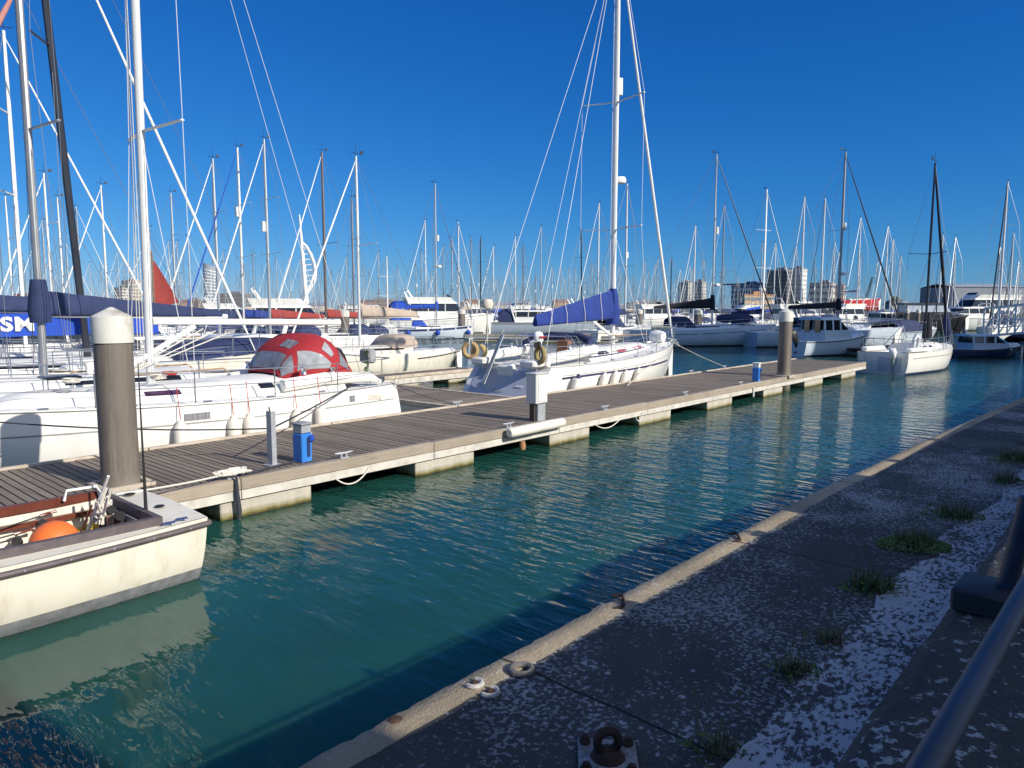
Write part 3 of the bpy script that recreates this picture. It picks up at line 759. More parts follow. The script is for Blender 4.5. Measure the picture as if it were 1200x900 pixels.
def sailboat(label, loc, az, L=10, B=3.3, fs=1.05, fb=1.35, hull=GEL, mastm=ALUW, mz=14.0, mt=.57, mr=.085, rake=.0, cover=NAVY, boomm=None, boom_len=None, boom_z=2.55, cover_h=(.5, .22),
             stay=SAILW, stay_r=.042, hood=NAVY, stripe=None, sheerst=None, boot=ANTIF, spread=(.42, .70), lod=1, radar=0, refl=0, wires=WIRE, wr=.009, roofw=DECKW, name='sailing_yacht', group=None, ck=True,
             hullkw={}, windows=3, dirn=1, backstay=True, frac=1.0, lifelines=True, bare=False, tophat=False, roof=(.31, .78)):
    """loc is the point of the waterline under the MAST; local x runs aft to bow"""
    mx_ = mt*L
    f = fwd(az); base = V((loc[0], loc[1], 0))-f*mx_
    t = thing(name, label, 'sailing boat' if name != 'sailing_yacht' else 'yacht', base, rot_for(az), group)
    h = Hull(L, B, fs, fb, **hullkw)
    hull_part(h, hull, t, 18 if lod > 0 else 12, QS if lod > 0 else [0, .1, .25, .45, .65, .85, 1])
    if boot: strip_part(h, 'boot_stripe', boot, t, lambda q: -.05, lambda q: .10, .0, .97, ns=10)
    if stripe: strip_part(h, 'hull_stripe', stripe, t, lambda q: h.sh(q)-.36, lambda q: h.sh(q)-.31, .02, .98, ns=12)
    if sheerst: strip_part(h, 'sheer_band', sheerst, t, lambda q: h.sh(q)-.24, lambda q: h.sh(q)-.04, .0, .985, ns=12)
    dk = deck_part(h, DECKW, t, (.08*L, .30*L, B*.22, .35) if ck else None, 14)
    rf = Roof(h, roof[0]*L, roof[1]*L, B*.36, B*.14, .42, .26); rf.part(roofw, t, 8, 10)
    for s_ in (1, -1):
        if windows == 1: rf.patch(GLASS, t, .12, .62, .10, .20, side=s_, nu=6)
        else:
            for k in range(windows): rf.patch(GLASS, t, .06+k*.22, .06+k*.22+.15, .10, .19, side=s_)
    zd = h.sh(mt)+.35
    top = V((mx_-rake*mz, 0, mz)); foot = V((mx_, 0, zd-.1))
    mk = MB(); mk.tube([foot, foot+(top-foot)*.7, top], [mr, mr, mr*.72], 10, .75); mast = mk.build('mast', mastm, t)
    def mp(fr): return foot+(top-foot)*fr
    mk = MB(); mk.tube([top, top+V((0, 0, .5))], .009, 4); mk.tube([top+V((-.35, 0, .12)), top+V((.25, 0, .12))], .012, 4); mk.box(top+V((-.3, 0, .2)), (.16, .02, .12)); mk.build('masthead_fitting', BLK, mast)
    if radar:
        c = mp(radar)+V((mr+.2, 0, 0)); mk = MB(); mk.lathe([(.05, -.12), (.22, -.10), (.235, 0), (.20, .10), (.05, .13)], c, 14); mk.bar(c-V((.2, 0, .12)), c-V((0, 0, .12)), .08, .04); mk.build('radar', WHITEP, mast)
    if refl:
        c = mp(refl)+V((mr+.10, 0, 0)); mk = MB(); mk.tube([c-V((0, 0, .28)), c+V((0, 0, .28))], .11, 10); mk.build('radar_reflector', WHITEP, mast)
    tips = []
    for fr in spread:
        c = mp(fr); sw_ = B*(.30 if fr > .6 else .36)
        mk = MB(); 
        for s_ in (1, -1): mk.bar(c, c+V((-.25, s_*sw_, .06)), .07, .025); tips.append(c+V((-.25, s_*sw_, .06)))
        mk.build('spreaders', mastm, mast)
    segs = []
    for s_ in (1, -1):
        ch = V((mx_-.15, s_*(h.b(mt)-.06), h.sh(mt)))
        path = [ch]+[c for c in tips if c.y*s_ > 0]+[mp(min(1, frac))]
        segs.append(path); segs.append([ch, mp(spread[0])])
    lines_part('shrouds', wires, t, segs, wr)
    if backstay: lines_part('backstay', wires, t, [[V((h.tr*.9+.1, 0, h.sh(0))), top]], wr)
    bow = V((h.p(1, h.sh(1)).x-.1, 0, h.sh(1)+.1)); hd = mp(frac)-V((0, 0, .15)) if not bare else None
    if stay is not None:
        q = lambda u: bow+(hd-bow)*u
        mk = MB(); mk.tube([q(0), q(.03), q(.06), q(.5), q(.93), q(1)], [stay_r*.4, stay_r*.5, stay_r, stay_r*.95, stay_r*.6, stay_r*.25], 8); mk.build('furled_genoa', stay, t)
    else: lines_part('forestay', wires, t, [[bow, mp(frac)]], wr)
    bl = boom_len or .40*L; bz = boom_z; be = V((mx_-bl, 0, bz-.08))
    mk = MB(); mk.tube([V((mx_-mr, 0, bz)), be], .065, 8); boom = mk.build('boom', boomm or mastm, t)
    if cover is not None:
        cover_part('sail_cover', cover, t, mx_-mr*.4, be.x+.15, bz+.03, be.z+.05, cover_h[0], cover_h[1], .17, .09)
        if tophat:
            mk = MB(); mk.tube([V((mx_, 0, bz-.18)), V((mx_, 0, bz+.1)), V((mx_, 0, bz+cover_h[0]+.25))], [mr+.1, mr+.13, mr+.05], 10); mk.build('mast_collar', cover, t)
    if hood is not None: hood_part('sprayhood', hood, t, .44*L, .27*L, B*.30, h.sh(.3)+.22, .07*L)
    if lifelines:
        tn = [.05, .2, .35, .5, .65, .8, .93]
        mk = MB(); 
        for s_ in (1, -1):
            for q in tn: pz = h.p(q, h.sh(q), s_); mk.tube([pz+V((0, -s_*.05, 0)), pz+V((0, -s_*.05, .6))], .014, 4)
            for hh in (.32, .6): mk.tube([h.p(q, h.sh(q), s_)+V((0, -s_*.05, hh)) for q in tn], .008, 4)
        p1 = h.p(.93, h.sh(.93), 1); p2 = h.p(.93, h.sh(.93), -1); bw = h.p(1, h.sh(1))
        mk.tube([p1+V((0, 0, .6)), bw+V((.05, .12, .62)), bw+V((.05, -.12, .62)), p2+V((0, 0, .6))], .018, 5)
        mk.tube([bw, bw+V((.05, .1, .6))], .016, 4); mk.tube([bw, bw+V((.05, -.1, .6))], .016, 4)
        a = h.p(.05, h.sh(.05), 1); c = h.p(.05, h.sh(.05), -1)
        mk.tube([a+V((0, -.05, .6)), V((h.tr+.05, a.y*.8, a.z+.6)), V((h.tr+.05, -a.y*.8, a.z+.6)), c+V((0, .05, .6))], .016, 5)
        mk.build('guardrails', STEEL, t)
    t['_'] = 0; del t['_']
    return t, h

def motorboat(label, loc, az, L=9, B=3.1, fs=.95, fb=1.5, hull=GEL, canopy=None, fly=False, cabin=(.25, .68), ch=1.2, arch=False, sheerst=None, name='motor_cruiser', group=None, out=None, cat='motor boat', winm=GLASS, cabm=GEL, hard=True, rails=True):
    """loc is the waterline point amidships"""
    f = fwd(az); base = V((loc[0], loc[1], 0))-f*L/2
    t = thing(name, label, cat, base, rot_for(az), group)
    h = Hull(L, B, fs, fb, sw=.92, mx=.35, n=3.4, draft=.3, rake=1.1, flare=.22, bowp=2.3, fullbow=.8)
    hull_part(h, hull, t, 18); strip_part(h, 'boot_stripe', ANTIF, t, lambda q: -.05, lambda q: .10, 0, .96, ns=10)
    strip_part(h, 'rub_rail', sheerst or RUBD, t, lambda q: h.sh(q)-(.22 if sheerst else .10), lambda q: h.sh(q)-.04, 0, .985, .012)
    deck_part(h, DECKW, t, (.04*L, cabin[0]*L-.1, B*.36, .5), 14)
    # foredeck trunk
    rf = Roof(h, cabin[1]*L-.4, L*.93, B*.36, B*.10, .34, .2); rf.part(cabm, t, 6, 10, 'foredeck_trunk')
    # cabin: raked screens, side glass
    x0, x1 = cabin[0]*L, cabin[1]*L; w = B*.40; zb = h.sh(.4)-.05
    def ring(x, ww, z): return [(x, -ww, z), (x, ww, z)]
    def loft(z0, z1, xa0, xa1, xb0, xb1, w0, w1, mat, nm, par):
        m = MB(); q = [(xa0, -w0, z0), (xb0-.35, -w0, z0), (xb0, -w0*.55, z0), (xb0, w0*.55, z0), (xb0-.35, w0, z0), (xa0, w0, z0)]
        r = [(xa1, -w1, z1), (xb1-.35, -w1, z1), (xb1, -w1*.55, z1), (xb1, w1*.55, z1), (xb1-.35, w1, z1), (xa1, w1, z1)]
        m.grid([q, r], True); m.poly(r); m.poly(q[::-1]); return m.build(nm, mat, par, ang=25)
    a = loft(zb, zb+ch*.45, x0, x0, x1+.55, x1+.25, w, w*.97, cabm, 'cabin', t)
    if hard:
        gl = loft(zb+ch*.45, zb+ch*.88, x0+.06, x0+.1, x1+.2, x1-.45, w*.95, w*.86, winm, 'window', t)
        m = MB(); 
        for s_ in (1, -1):
            for fx in (0, .36, .7):
                xa = x0+.02+(x1-x0-.3)*fx; m.bar((xa, s_*w*.965, zb+ch*.45), (xa+.03, s_*w*.875, zb+ch*.88), .10, .03)
        m.build('window_pillars', cabm, t, smooth=False)
        loft(zb+ch*.88, zb+ch, x0-.25, x0-.2, x1-.30, x1-.5, w*.93, w*.84, cabm, 'cabin_roof', t)
    zr = zb+ch
    if canopy is not None: hood_part('canopy', canopy, t, x0+(.1 if hard else (x1-x0)), .06*L, B*.42, h.sh(.1), ch*1.02+.1, .3, .7)
    if fly:
        loft(zr, zr+.5, x0-.3, x0-.5, x1-.7, x1-1.2, w*.85, w*.9, cabm, 'flybridge', t)
        m = MB(); m.grid([[(x1-1.2, -w*.6, zr+.5), (x1-1.2, w*.6, zr+.5)], [(x1-1.6, -w*.6, zr+.85), (x1-1.6, w*.6, zr+.85)]]); m.build('wind_screen', GLASS, t)
        m = MB()
        for s_ in (1, -1): m.tube([(x0+.3, s_*w*.85, zr+.4), (x0-.2, s_*w*.8, zr+1.2), (x0-.2, s_*w*.2, zr+1.35)], .08, 6)
        m.tube([(x0-.2, -w*.2, zr+1.35), (x0-.2, w*.2, zr+1.35)], .08, 6); m.build('radar_arch', cabm, t)
    elif arch:
        m = MB(); m.tube([(x0, -w*1.1, h.sh(.2)), (x0-.5, -w, zr+.3), (x0-.6, -w*.6, zr+.5), (x0-.6, w*.6, zr+.5), (x0-.5, w, zr+.3), (x0, w*1.1, h.sh(.2))], .09, 6); m.build('radar_arch', cabm, t)
    if rails:
        m = MB(); tn = [.45, .6, .75, .88, .97]
        for s_ in (1, -1):
            m.tube([h.p(q, h.sh(q), s_)+V((0, -s_*.06, .55)) for q in tn], .016, 5)
            for q in tn: m.tube([h.p(q, h.sh(q), s_)+V((0, -s_*.06, 0)), h.p(q, h.sh(q), s_)+V((0, -s_*.06, .55))], .013, 4)
        m.build('guardrails', STEEL, t)
    if out: outboard(t, (-.25, 0, h.sh(0)+.05), 0, out, 1.25)
    return t, h
def fender(p, r, ln, label, mat=FEND, group=None, line=ROPEW, up=.6, ball=False, tilt=(0, 0), lineto=None):
    t = thing('fender', label, 'fender', p, 0, group)
    mb = MB(); d = V((tilt[0], tilt[1], 1)).normalized()
    prof = [(.0, -ln/2), (r*.55, -ln/2+.01), (r*.9, -ln/2+r*.45), (r, -ln/2+r), (r, ln/2-r), (r*.85, ln/2-r*.45), (r*.45, ln/2), (r*.3, ln/2+.05), (.0, ln/2+.055)]
    if ball: prof = [(r*math.sin(math.pi*k/10), -r*math.cos(math.pi*k/10)) for k in range(10)]+[(r*.25, r+.03), (0, r+.05)]
    q = V((0, 0, 1)).rotation_difference(d).to_matrix()
    mb.lathe(prof, (0, 0, 0), 16, m=q); mb.build('fender_body', mat, t)
    e = (V(lineto)-V(p)) if lineto is not None else V((0, 0, up+ln/2))
    mb = MB(); mb.tube([q @ V((0, 0, (r if ball else ln/2)+.04)), e], .008, 5); mb.build('lanyard', line, t)
    return t
def rope(label, pts, r, mat, sag=.0, group=None, n=10):
    q = []
    for a, b in zip(pts, pts[1:]):
        a = V(a); b = V(b)
        for i in range(n): u = i/n; q.append(a+(b-a)*u-V((0, 0, sag*4*u*(1-u))))
    q.append(V(pts[-1])); mb = MB(); mb.tube(q, r, 6)
    o = mb.build('mooring_rope', mat); tag(o, label, 'rope', group); return o
# ================================================================ the three nearest boats
def msolve(x, s, z=1.2):         # m along the pontoon where a line at offset s meets photo column x
    X = (x-600)/F; lo, hi = -40, 120
    for _ in range(60):
        md = (lo+hi)/2; p = onp(md, s, z); d = p.y*CP+(H-z)*SP
        if d < .2 or p.x/d < X: lo = md
        else: hi = md
    return (lo+hi)/2
class Loc:                        # world <-> boat coordinates
    def __init__(s, t): s.M = Matrix.Translation(t.location) @ Matrix.Rotation(t.rotation_euler[2], 4, 'Z'); s.I = s.M.inverted()
    def w(s, p): return s.M @ V(p)
    def l(s, p): return s.I @ V(p)
# ---- white yacht with red hood, bow to the left
B1 = 3.35; sc1 = s_f+.18+B1/2
ms1 = msolve(474, sc1-1.15, 1.0); mm1 = msolve(176, sc1, 1.7); L1 = 10.4
pm1 = onp(mm1, sc1)
W, WH = sailboat('white yacht with red canvas hood moored along the far side of the pontoon', pm1, 221.6, L1, B1, 1.16, 1.40, GEL, ALUW, 15.2, (ms1-mm1)/L1, .095, .01,
                 cover=None, boom_len=4.35, boom_z=2.66, stay=SAILW, hood=None, stripe=None, boot=ANTIF, spread=(.345, .68), wires=WIREW, wr=.007, windows=0,
                 hullkw=dict(sw=.70, n=3.2, tr=.28, draft=.4), roofw=DECKW, roof=(.16, .78))
print('WHITE stern m', ms1, 'mast', mm1, 'ratio', (ms1-mm1)/L1)
LW = Loc(W)
strip_part(WH, 'hull_line', STRG, W, lambda q: .80+.10*q, lambda q: .825+.10*q, .02, .98, .005, 20, (1, -1))
mk = MB()
for sd_ in (1, -1): mk.tube([WH.p(i/24, WH.sh(i/24)+.015, sd_) for i in range(24)], .022, 6)
mk.build('toe_rail', ALU, W)
NEAR = 1            # which side of this boat faces the camera (port, bow left)
def hullwin(h, par, xpix, z, wl, hh, mat, frame=True, sgn=1, sfun=None):
    for k in [0]:
        t0, t1 = (xpix-wl/2)/h.L, (xpix+wl/2)/h.L
        if frame: strip_part(h, 'window_frame', WHITEP, par, lambda q: z-hh/2-.03, lambda q: z+hh/2+.03, t0-.005, t1+.005, .008, 4, (sgn,))
        strip_part(h, 'hull_window', mat, par, lambda q: z-hh/2, lambda q: z+hh/2, t0, t1, .014, 4, (sgn,))
def lx1(x, z=1.0): return ms1-msolve(x, sc1-B1/2, z)
for s_ in (1, -1):
    hullwin(WH, W, lx1(232), .98, .46, .13, CURT, True, s_); hullwin(WH, W, lx1(421), .96, .17, .14, CURT, True, s_)
R1 = Roof(WH, .0, 1, 1, 1, 1, 1)
R1 = Roof(WH, .16*L1, .78*L1, B1*.36, B1*.14, .42, .26)
for x, wl, mat in ((204, .62, GLASSP), (321, .30, GLASS), (374, .26, GLASSP)):
    xl = ms1-msolve(x, sc1-B1*.36, 1.5)
    u = (xl-R1.x0)/(R1.x1-R1.x0); du = wl/(R1.x1-R1.x0)/2
    for s_ in (1, -1):
        if u > .02: R1.patch(mat, W, u-du, u+du, .11, .21, side=s_, name='cabin_window')
# hatch, handrails, vang, mainsheet on deck
mk = MB(); mk.tube([(L1*.57-.1, 0, 1.75), (L1*.57-1.5, 0, 2.55)], .05, 8); mk.build('vang', ALUW, W)
for k, dy in enumerate((-.06, .05, .14)):
    lines_part('control_line', ROPEW, W, [[V((L1*.57-.2, dy, 1.72)), V((L1*.57-1.7-.2*k, dy, 2.5-.05*k))]], .012)
mk = MB(); mk.box((L1*.66, 0, 1.70), (.55, .55, .05), bev=.015); mk.build('hatch', GLASS, W)
for s_ in (1, -1):
    mk = MB(); mk.tube([(L1*.40, s_*.8, 1.66), (L1*.41, s_*.8, 1.74), (L1*.62, s_*.72, 1.72), (L1*.63, s_*.7, 1.62)], .018, 6); mk.build('handrail', TEAK, W)
# cockpit coamings and the red hood
xa = ms1-msolve(326, sc1-.62, 1.6); xb = ms1-msolve(417, sc1-1.0, 1.7)
zb1 = 1.44
for s_ in (1, -1):
    mk = MB(); mk.tube([(xa+.2, s_*1.12, zb1-.1), (2.2, s_*1.16, 1.42), (1.0, s_*1.1, 1.36), (.6, s_*1.0, 1.22)], [.13, .13, .12, .05], 8); mk.build('coaming', GEL, W)
prof = [(0, .10), (.07, .42), (.16, .66), (.3, .84), (.45, .97), (.58, 1.0), (.70, .93), (.82, .70), (.92, .38), (1, .10)]
def pf(u):
    for (a, c), (b, d) in zip(prof, prof[1:]):
        if u <= b: return c+(d-c)*(u-a)/(b-a)
    return prof[-1][1]
def hoodpt(u, v):
    x = xa+(xb-xa)*u; w_ = .66+.46*min(1, u/.45)**.7; c = math.cos(math.pi*v); zz = zb1-.18*u**2
    return V((x, w_*math.copysign(abs(c)**.55, c), zz+.98*pf(u)*math.sin(math.pi*v)**.6))
mk = MB(); mk.grid([[hoodpt(i/24, j/24) for j in range(25)] for i in range(25)]); rh = mk.build('red_hood', REDC, W, ang=80)
cen = V(((xa+xb)/2, 0, 1.6))
def uvpatch(c, mat, nm, par, off=.010, n=6):
    mk = MB(); rows = []
    for i in range(n+1):
        row = []
        for j in range(n+1):
            a, b = i/n, j/n
            u = (c[0][0]*(1-a)+c[1][0]*a)*(1-b)+(c[3][0]*(1-a)+c[2][0]*a)*b
            v = (c[0][1]*(1-a)+c[1][1]*a)*(1-b)+(c[3][1]*(1-a)+c[2][1]*a)*b
            p = hoodpt(u, v); nn = (hoodpt(u+.01, v)-p).cross(hoodpt(u, v+.01)-p)
            nn = nn.normalized() if nn.length > 1e-9 else V((0, 0, 1))
            if nn.dot(p-cen) < 0: nn = -nn
            row.append(p+nn*off)
        rows.append(row)
    mk.grid(rows); return mk.build(nm, mat, par)
for mir in (0, 1):
    f_ = (lambda c: [(u, 1-v) for u, v in c]) if mir else (lambda c: c)
    uvpatch(f_([(.01, .03), (.13, .03), (.15, .24), (.03, .26)]), VINYL, 'hood_window', rh)
    uvpatch(f_([(.17, .03), (.55, .03), (.57, .06), (.21, .24)]), CLEARW, 'hood_window', rh)
    uvpatch(f_([(.47, .17), (.58, .10), (.63, .13), (.56, .26)]), CLEARW, 'hood_window', rh)
    uvpatch(f_([(.70, .06), (.86, .06), (.80, .14), (.73, .22)]), VINYL, 'hood_window', rh)
uvpatch([(.02, .28), (.12, .28), (.12, .72), (.02, .72)], VINYL, 'hood_window', rh)
uvpatch([(.17, .34), (.29, .34), (.29, .48), (.17, .48)], VINYL, 'hood_window', rh)
mk = MB(); mk.box(hoodpt(.9, .03)+V((0, .012, .05)), (.10, .004, .06)); mk.build('hood_label', WHITEP, rh)
lines_part('topping_lift', WIREW, W, [[V((L1*.57-4.35-.1, 0, 2.6)), V(((ms1-mm1)-.15, 0, 15.1))]], .006)
for k in range(3): lines_part('halyard', ROPEW, W, [[V(((ms1-mm1)+.12+.03*k, .08-.08*k, 1.75)), V(((ms1-mm1)+.05, .03-.03*k, 15.0-2.5*k))]], .007)
for s_ in (1, -1):
    for x_ in (2.0, 2.7):
        mk = MB(); mk.lathe([(.075, 0), (.06, .03), (.05, .07), (.075, .13), (.06, .15), (0, .155)], (x_, s_*1.15, 1.50 if x_ < 2.5 else 1.54), 12); mk.build('winch', STEEL, W)
    mk = MB(); mk.lathe([(.07, 0), (.06, .10), (.09, .2), (.10, .25), (0, .27)], (L1*.60, s_*.45, 1.66), 12); mk.build('vent', GEL, W)
rgc = random.Random(41)
for (x_, y_) in ((L1*.52, .55), (L1*.47, -.2), (L1*.66, .6)):
    mk = MB(); mk.tube([V((x_+.13*math.cos(i*.8)+rgc.gauss(0, .015), y_+.13*math.sin(i*.8)+rgc.gauss(0, .015), WH.sh(x_/L1)+.42+.002*i)) for i in range(34)], .011, 4); mk.build('rope_coil', ROPER if y_ < 0 else ROPEW, W)
for k in range(6):
    x_ = 1.2+k*1.25; q_ = WH.p(x_/L1, WH.sh(x_/L1), 1); mk = MB(); mk.box(q_+V((0, -.14, .03)), (.16, .05, .05), bev=.012); mk.build('deck_fitting', STEEL, W)
# stern gear: bunting plant, black cover, blue bag, pushpit seat, outboard bracket
mk = MB(); hoodb = [(xb+.55, .0, 1.25)]
rows = []
for i in range(9):
    a = math.pi*i/8; rows.append([(xb+.30+.30*math.cos(a)*f2-.1, y, 1.35+.72*math.sin(a)*f2) for y, f2 in ((-.75, .7), (-.6, .95), (0, 1.0), (.6, .95), (.75, .7))])
mk.grid(rows); mk.build('black_cover', BLACKC, W)
c = V((xb+.05, -.6, 2.05)); mk = MB(); mk.tube([c+V((-.32, 0, -.03)), c+V((-.2, 0, .03)), c+V((.2, 0, .03)), c+V((.33, 0, -.02))], [.05, .14, .15, .05], 10); mk.build('blue_bag', BLUE2, W)
mk = MB(); mk.box((.45, .35, 1.78), (.22, .42, .34), bev=.04); mk.tube([(.45, .35, 1.2), (.45, .35, 1.65)], .025, 6); mk.build('equipment_box', GRYP, W)
mk = MB(); rg = random.Random(4)
for i in range(130):
    z = rg.random()*.75; c = V((.95+rg.gauss(0, .04), .95+rg.gauss(0, .04), 1.2+z)); u = V((rg.gauss(0, 1), rg.gauss(0, 1), rg.gauss(0, .8))).normalized(); v = u.orthogonal().normalized()
    mk.poly([c-u*.05, c+v*.018, c+u*.05, c-v*.018])
tag(mk.build('green_plant', GREENP, loc=W.location, rot=W.rotation_euler, smooth=False), 'green leafy plant standing on the stern of the white yacht with red hood', 'plant')
mk = MB()
for k, (x, y) in enumerate(((.5, -.6), (1.0, -.3))): mk.box((x, y, 1.28), (.35, .28, .22), bev=.06)
mk.build('stern_lockers', GEL, W)
text_mesh('OCEANIS', .16, 'hull_lettering', M('faded_orange', (.70, .60, .46), .6), W, WH.p(.10, .93, 1)+V((0, .03, 0)), (R(90), 0, math.pi), .003)
# fenders along its pontoon side
for x, zt, ln, lab in ((213, .80, .62, 'cream fender hanging at the bow end of the white yacht, leftmost of five'), (275, .78, .60, 'cream fender on the white yacht, second from its bow, beside another'), (294, .80, .58, 'cream fender on the white yacht, middle one, partly tucked behind a rope'), (349, .78, .58, 'cream fender below the red hood front of the white yacht'), (377, .80, .60, 'cream fender nearest the stern of the white yacht, below the hood')):
    m_ = msolve(x, s_f+.10, .8); p = onp(m_, s_f+.13, zt+.05); fender(p-V((0,0,.24)), .115, ln, lab, FEND, 'fenders on the white yacht', ROPER, .55, lineto=p+NP*.10+V((0, 0, .68)))

# ---- yacht with blue sail cover, stern towards us
B2 = 3.55; sc2 = s_f+.22+B2/2
ms2 = msolve(574, sc2, .8); mm2 = msolve(717.5, sc2, 1.9); mb2 = msolve(789, sc2, 1.75); L2 = mb2-ms2
pm2 = onp(mm2, sc2)
print('HERO L', L2, 'mast', (mm2-ms2)/L2)
Y, YH = sailboat('white yacht with royal blue sail cover berthed stern towards us on the pontoon', pm2, 41.6, L2, B2, 1.20, 1.66, GEL, ALUW, 15.7, (mm2-ms2)/L2, .10, -.004,
                 cover=None, boom_len=4.3, boom_z=2.62, stay=SAILW, stay_r=.058, hood=None, boot=ANTIF, spread=(.29, .60), radar=.415, refl=.64, wires=WIREW, wr=.008, windows=0,
                 hullkw=dict(sw=.86, n=3.0, tr=1.0, draft=.4, rake=.8), backstay=False, ck=False, roofw=DECKW)
LY = Loc(Y)
cover_part('sail_cover', BLUE, Y, (mm2-ms2)+.16, (mm2-ms2)-4.35, 2.62, 2.42, 1.0, .28, .20, .10, 16, 16)
mk = MB(); xm = mm2-ms2; mk.tube([(xm, 0, 2.35), (xm, 0, 2.7), (xm, 0, 3.3), (xm, 0, 3.62)], [.21, .23, .20, .13], 12); mk.build('mast_collar', BLUE, Y)
mk = MB()
for k in (.9, 1.9, 2.9, 3.7):
    hgt = 1.0-.72*k/4.35; mk.tube([(xm-k, -.17, 2.5-.2*k/4.35), (xm-k-.03, -.19, 2.75), (xm-k, -.10, 2.6+hgt*.75), (xm-k+.1, -.02, 2.66+hgt*.98)], .010, 4)
mk.build('cover_ties', ROPEW, Y)
mk = MB(); mk.tube([(xm-.1, 0, 1.95), (xm-1.25, 0, 2.5)], .055, 8); mk.build('vang', ALUW, Y)
for s_ in (1, -1): lines_part('backstay', WIREW, Y, [[V((.9, s_*1.3, 1.25)), V((xm, 0, 15.6))]], .010)
lines_part('topping_lift', WIREW, Y, [[V((xm-4.3, 0, 2.5)), V((xm, 0, 15.6))]], .008)
lines_part('inner_halyard', ROPEW, Y, [[V((xm+.13, .05, 2.5)), V((xm+.10, .03, 15.2))], [V((xm-.13, .05, 2.9)), V((xm-.10, .03, 15.2))]], .010)
strip_part(YH, 'hull_stripe', STRN, Y, lambda q: .80+.20*q, lambda q: .865+.20*q, .10, .80, .006, 20)
strip_part(YH, 'hull_line', STRG, Y, lambda q: YH.sh(q)-.27, lambda q: YH.sh(q)-.25, .10, .98, .006, 20)
mk = MB()
for sd_ in (1, -1): mk.tube([YH.p(i/24, YH.sh(i/24)+.015, sd_) for i in range(24)], .02, 6)
mk.build('toe_rail', ALU, Y)
R2 = Roof(YH, .31*L2, .78*L2, B2*.36, B2*.14, .42, .26)
for s_ in (1, -1):
    R2.patch(STRN, Y, .0, .84, .075, .105, side=s_, name='cabin_stripe', nu=10, off=.007)
    R2.patch(GLASS, Y, .13, .27, .12, .22, side=s_, name='cabin_window', off=.012); 
    for u in (.40, .66): R2.patch(REDP if u < .6 else REDP, Y, u, u+.13, .11, .19, side=s_, name='cabin_window', off=.012)
# transom: scoop, swim step strip, helm seat, locker box, lettering
mk = MB(); pts = [V((YH.p(0, .10, 1).x-.06, y, .12)) for y in (-1.25, -.9, -.4, 0, .4, .9, 1.25)]; mk.tube(pts, [.05, .075, .08, .08, .08, .075, .05], 8); mk.build('swim_step', WHITEP, Y)
def tpt(y, z, off=.012): q = YH.p(0, z, 1); return V((q.x-off, y*q.y, z))
mk = MB(); mk.grid([[tpt(-.84+1.68*j/10, .34+.72*i/6) for j in range(11)] for i in range(7)]); mk.build('transom_panel', M('transom_shade_grey', (.40, .43, .50), .35, var=.06), Y)  # bluish grey panel puts the stern's shade into colour
mk = MB(); q_ = YH.p(0, .95, 1); mk.box((q_.x+.10, .10, .98), (.34, .62, .52), Matrix.Rotation(R(-12), 3, 'Y'), .05); mk.build('helm_seat', GEL, Y)
mk = MB(); mk.grid([[tpt(-.5+.2*j-.1, .62, .05), tpt(-.5+.2*j-.1, .66, .05)] for j in range(2)]); mk.build('step', GEL, Y)
for s_ in (1, -1):
    mk = MB(); mk.tube([(1.0, s_*1.35, 1.2), (1.1, s_*1.25, 1.42), (2.4, s_*1.2, 1.50), (3.6, s_*1.22, 1.62)], [.10, .16, .17, .16], 8); mk.build('coaming', GEL, Y)
    mk = MB(); mk.box((.75, s_*1.0, 1.30), (.55, .6, .24), bev=.06); mk.build('stern_seat', GEL, Y)
text_mesh('CLASSIC', .11, 'transom_lettering', STRG, Y, (YH.p(0, .44, 1).x-.03, 0, .46), (R(90), 0, R(-90)), .003)
mk = MB(); mk.torus((1.9, 0, 1.75), .42, .016, Matrix.Rotation(math.pi/2, 3, 'Y'), 24, 6)
for k in range(3):
    a = k*math.pi/3; mk.tube([V((1.9, .42*math.cos(a), 1.75+.42*math.sin(a))), V((1.9, -.42*math.cos(a), 1.75-.42*math.sin(a)))], .010, 4)
mk.build('steering_wheel', STEEL, Y)
mk = MB(); mk.box((2.05, 0, 1.55), (.22, .3, .75), bev=.05); mk.build('helm_pedestal', GEL, Y)
mk = MB(); mk.box((2.6, -.75, 1.72), (.22, .5, .42), Matrix.Rotation(R(12), 3, 'Y'), .05); mk.build('seat_cushion', M('leather_tan', (.36, .15, .06), .6, var=.15), Y)
# folded navy hood and its frame
mk = MB(); mk.tube([(3.35, -1.15, 1.70), (3.5, -1.12, 1.86), (3.6, -.6, 2.02), (3.6, .6, 2.02), (3.5, 1.12, 1.86), (3.35, 1.15, 1.7)], [.10, .15, .11, .12, .15, .10], 10); mk.build('folded_hood', NAVY, Y)
mk = MB(); mk.tube([(2.6, -1.0, 1.75), (2.9, -.6, 2.02), (2.9, .6, 2.02), (2.6, 1.0, 1.75)], [.07, .10, .10, .07], 8); mk.build('folded_bimini', NAVY, Y)
for k in range(3): lines_part('hood_frame', STEEL, Y, [[V((3.1-.25*k, -1.15, 1.6)), V((2.9-.3*k, -1.0, 2.05)), V((2.9-.3*k, 1.0, 2.05)), V((3.1-.25*k, 1.15, 1.6))]], .014, 6)
# gangplank lifted over the stern
mk = MB(); mk.bar((.35, .62, .62), (.95, .35, 2.12), .22, .045, .01); mk.build('gangplank', GALV, Y)
mk = MB(); mk.tube([(1.0, .33, 2.3), (.35, .60, .75)], .006, 4); mk.build('gangplank_line', ROPEW, Y)
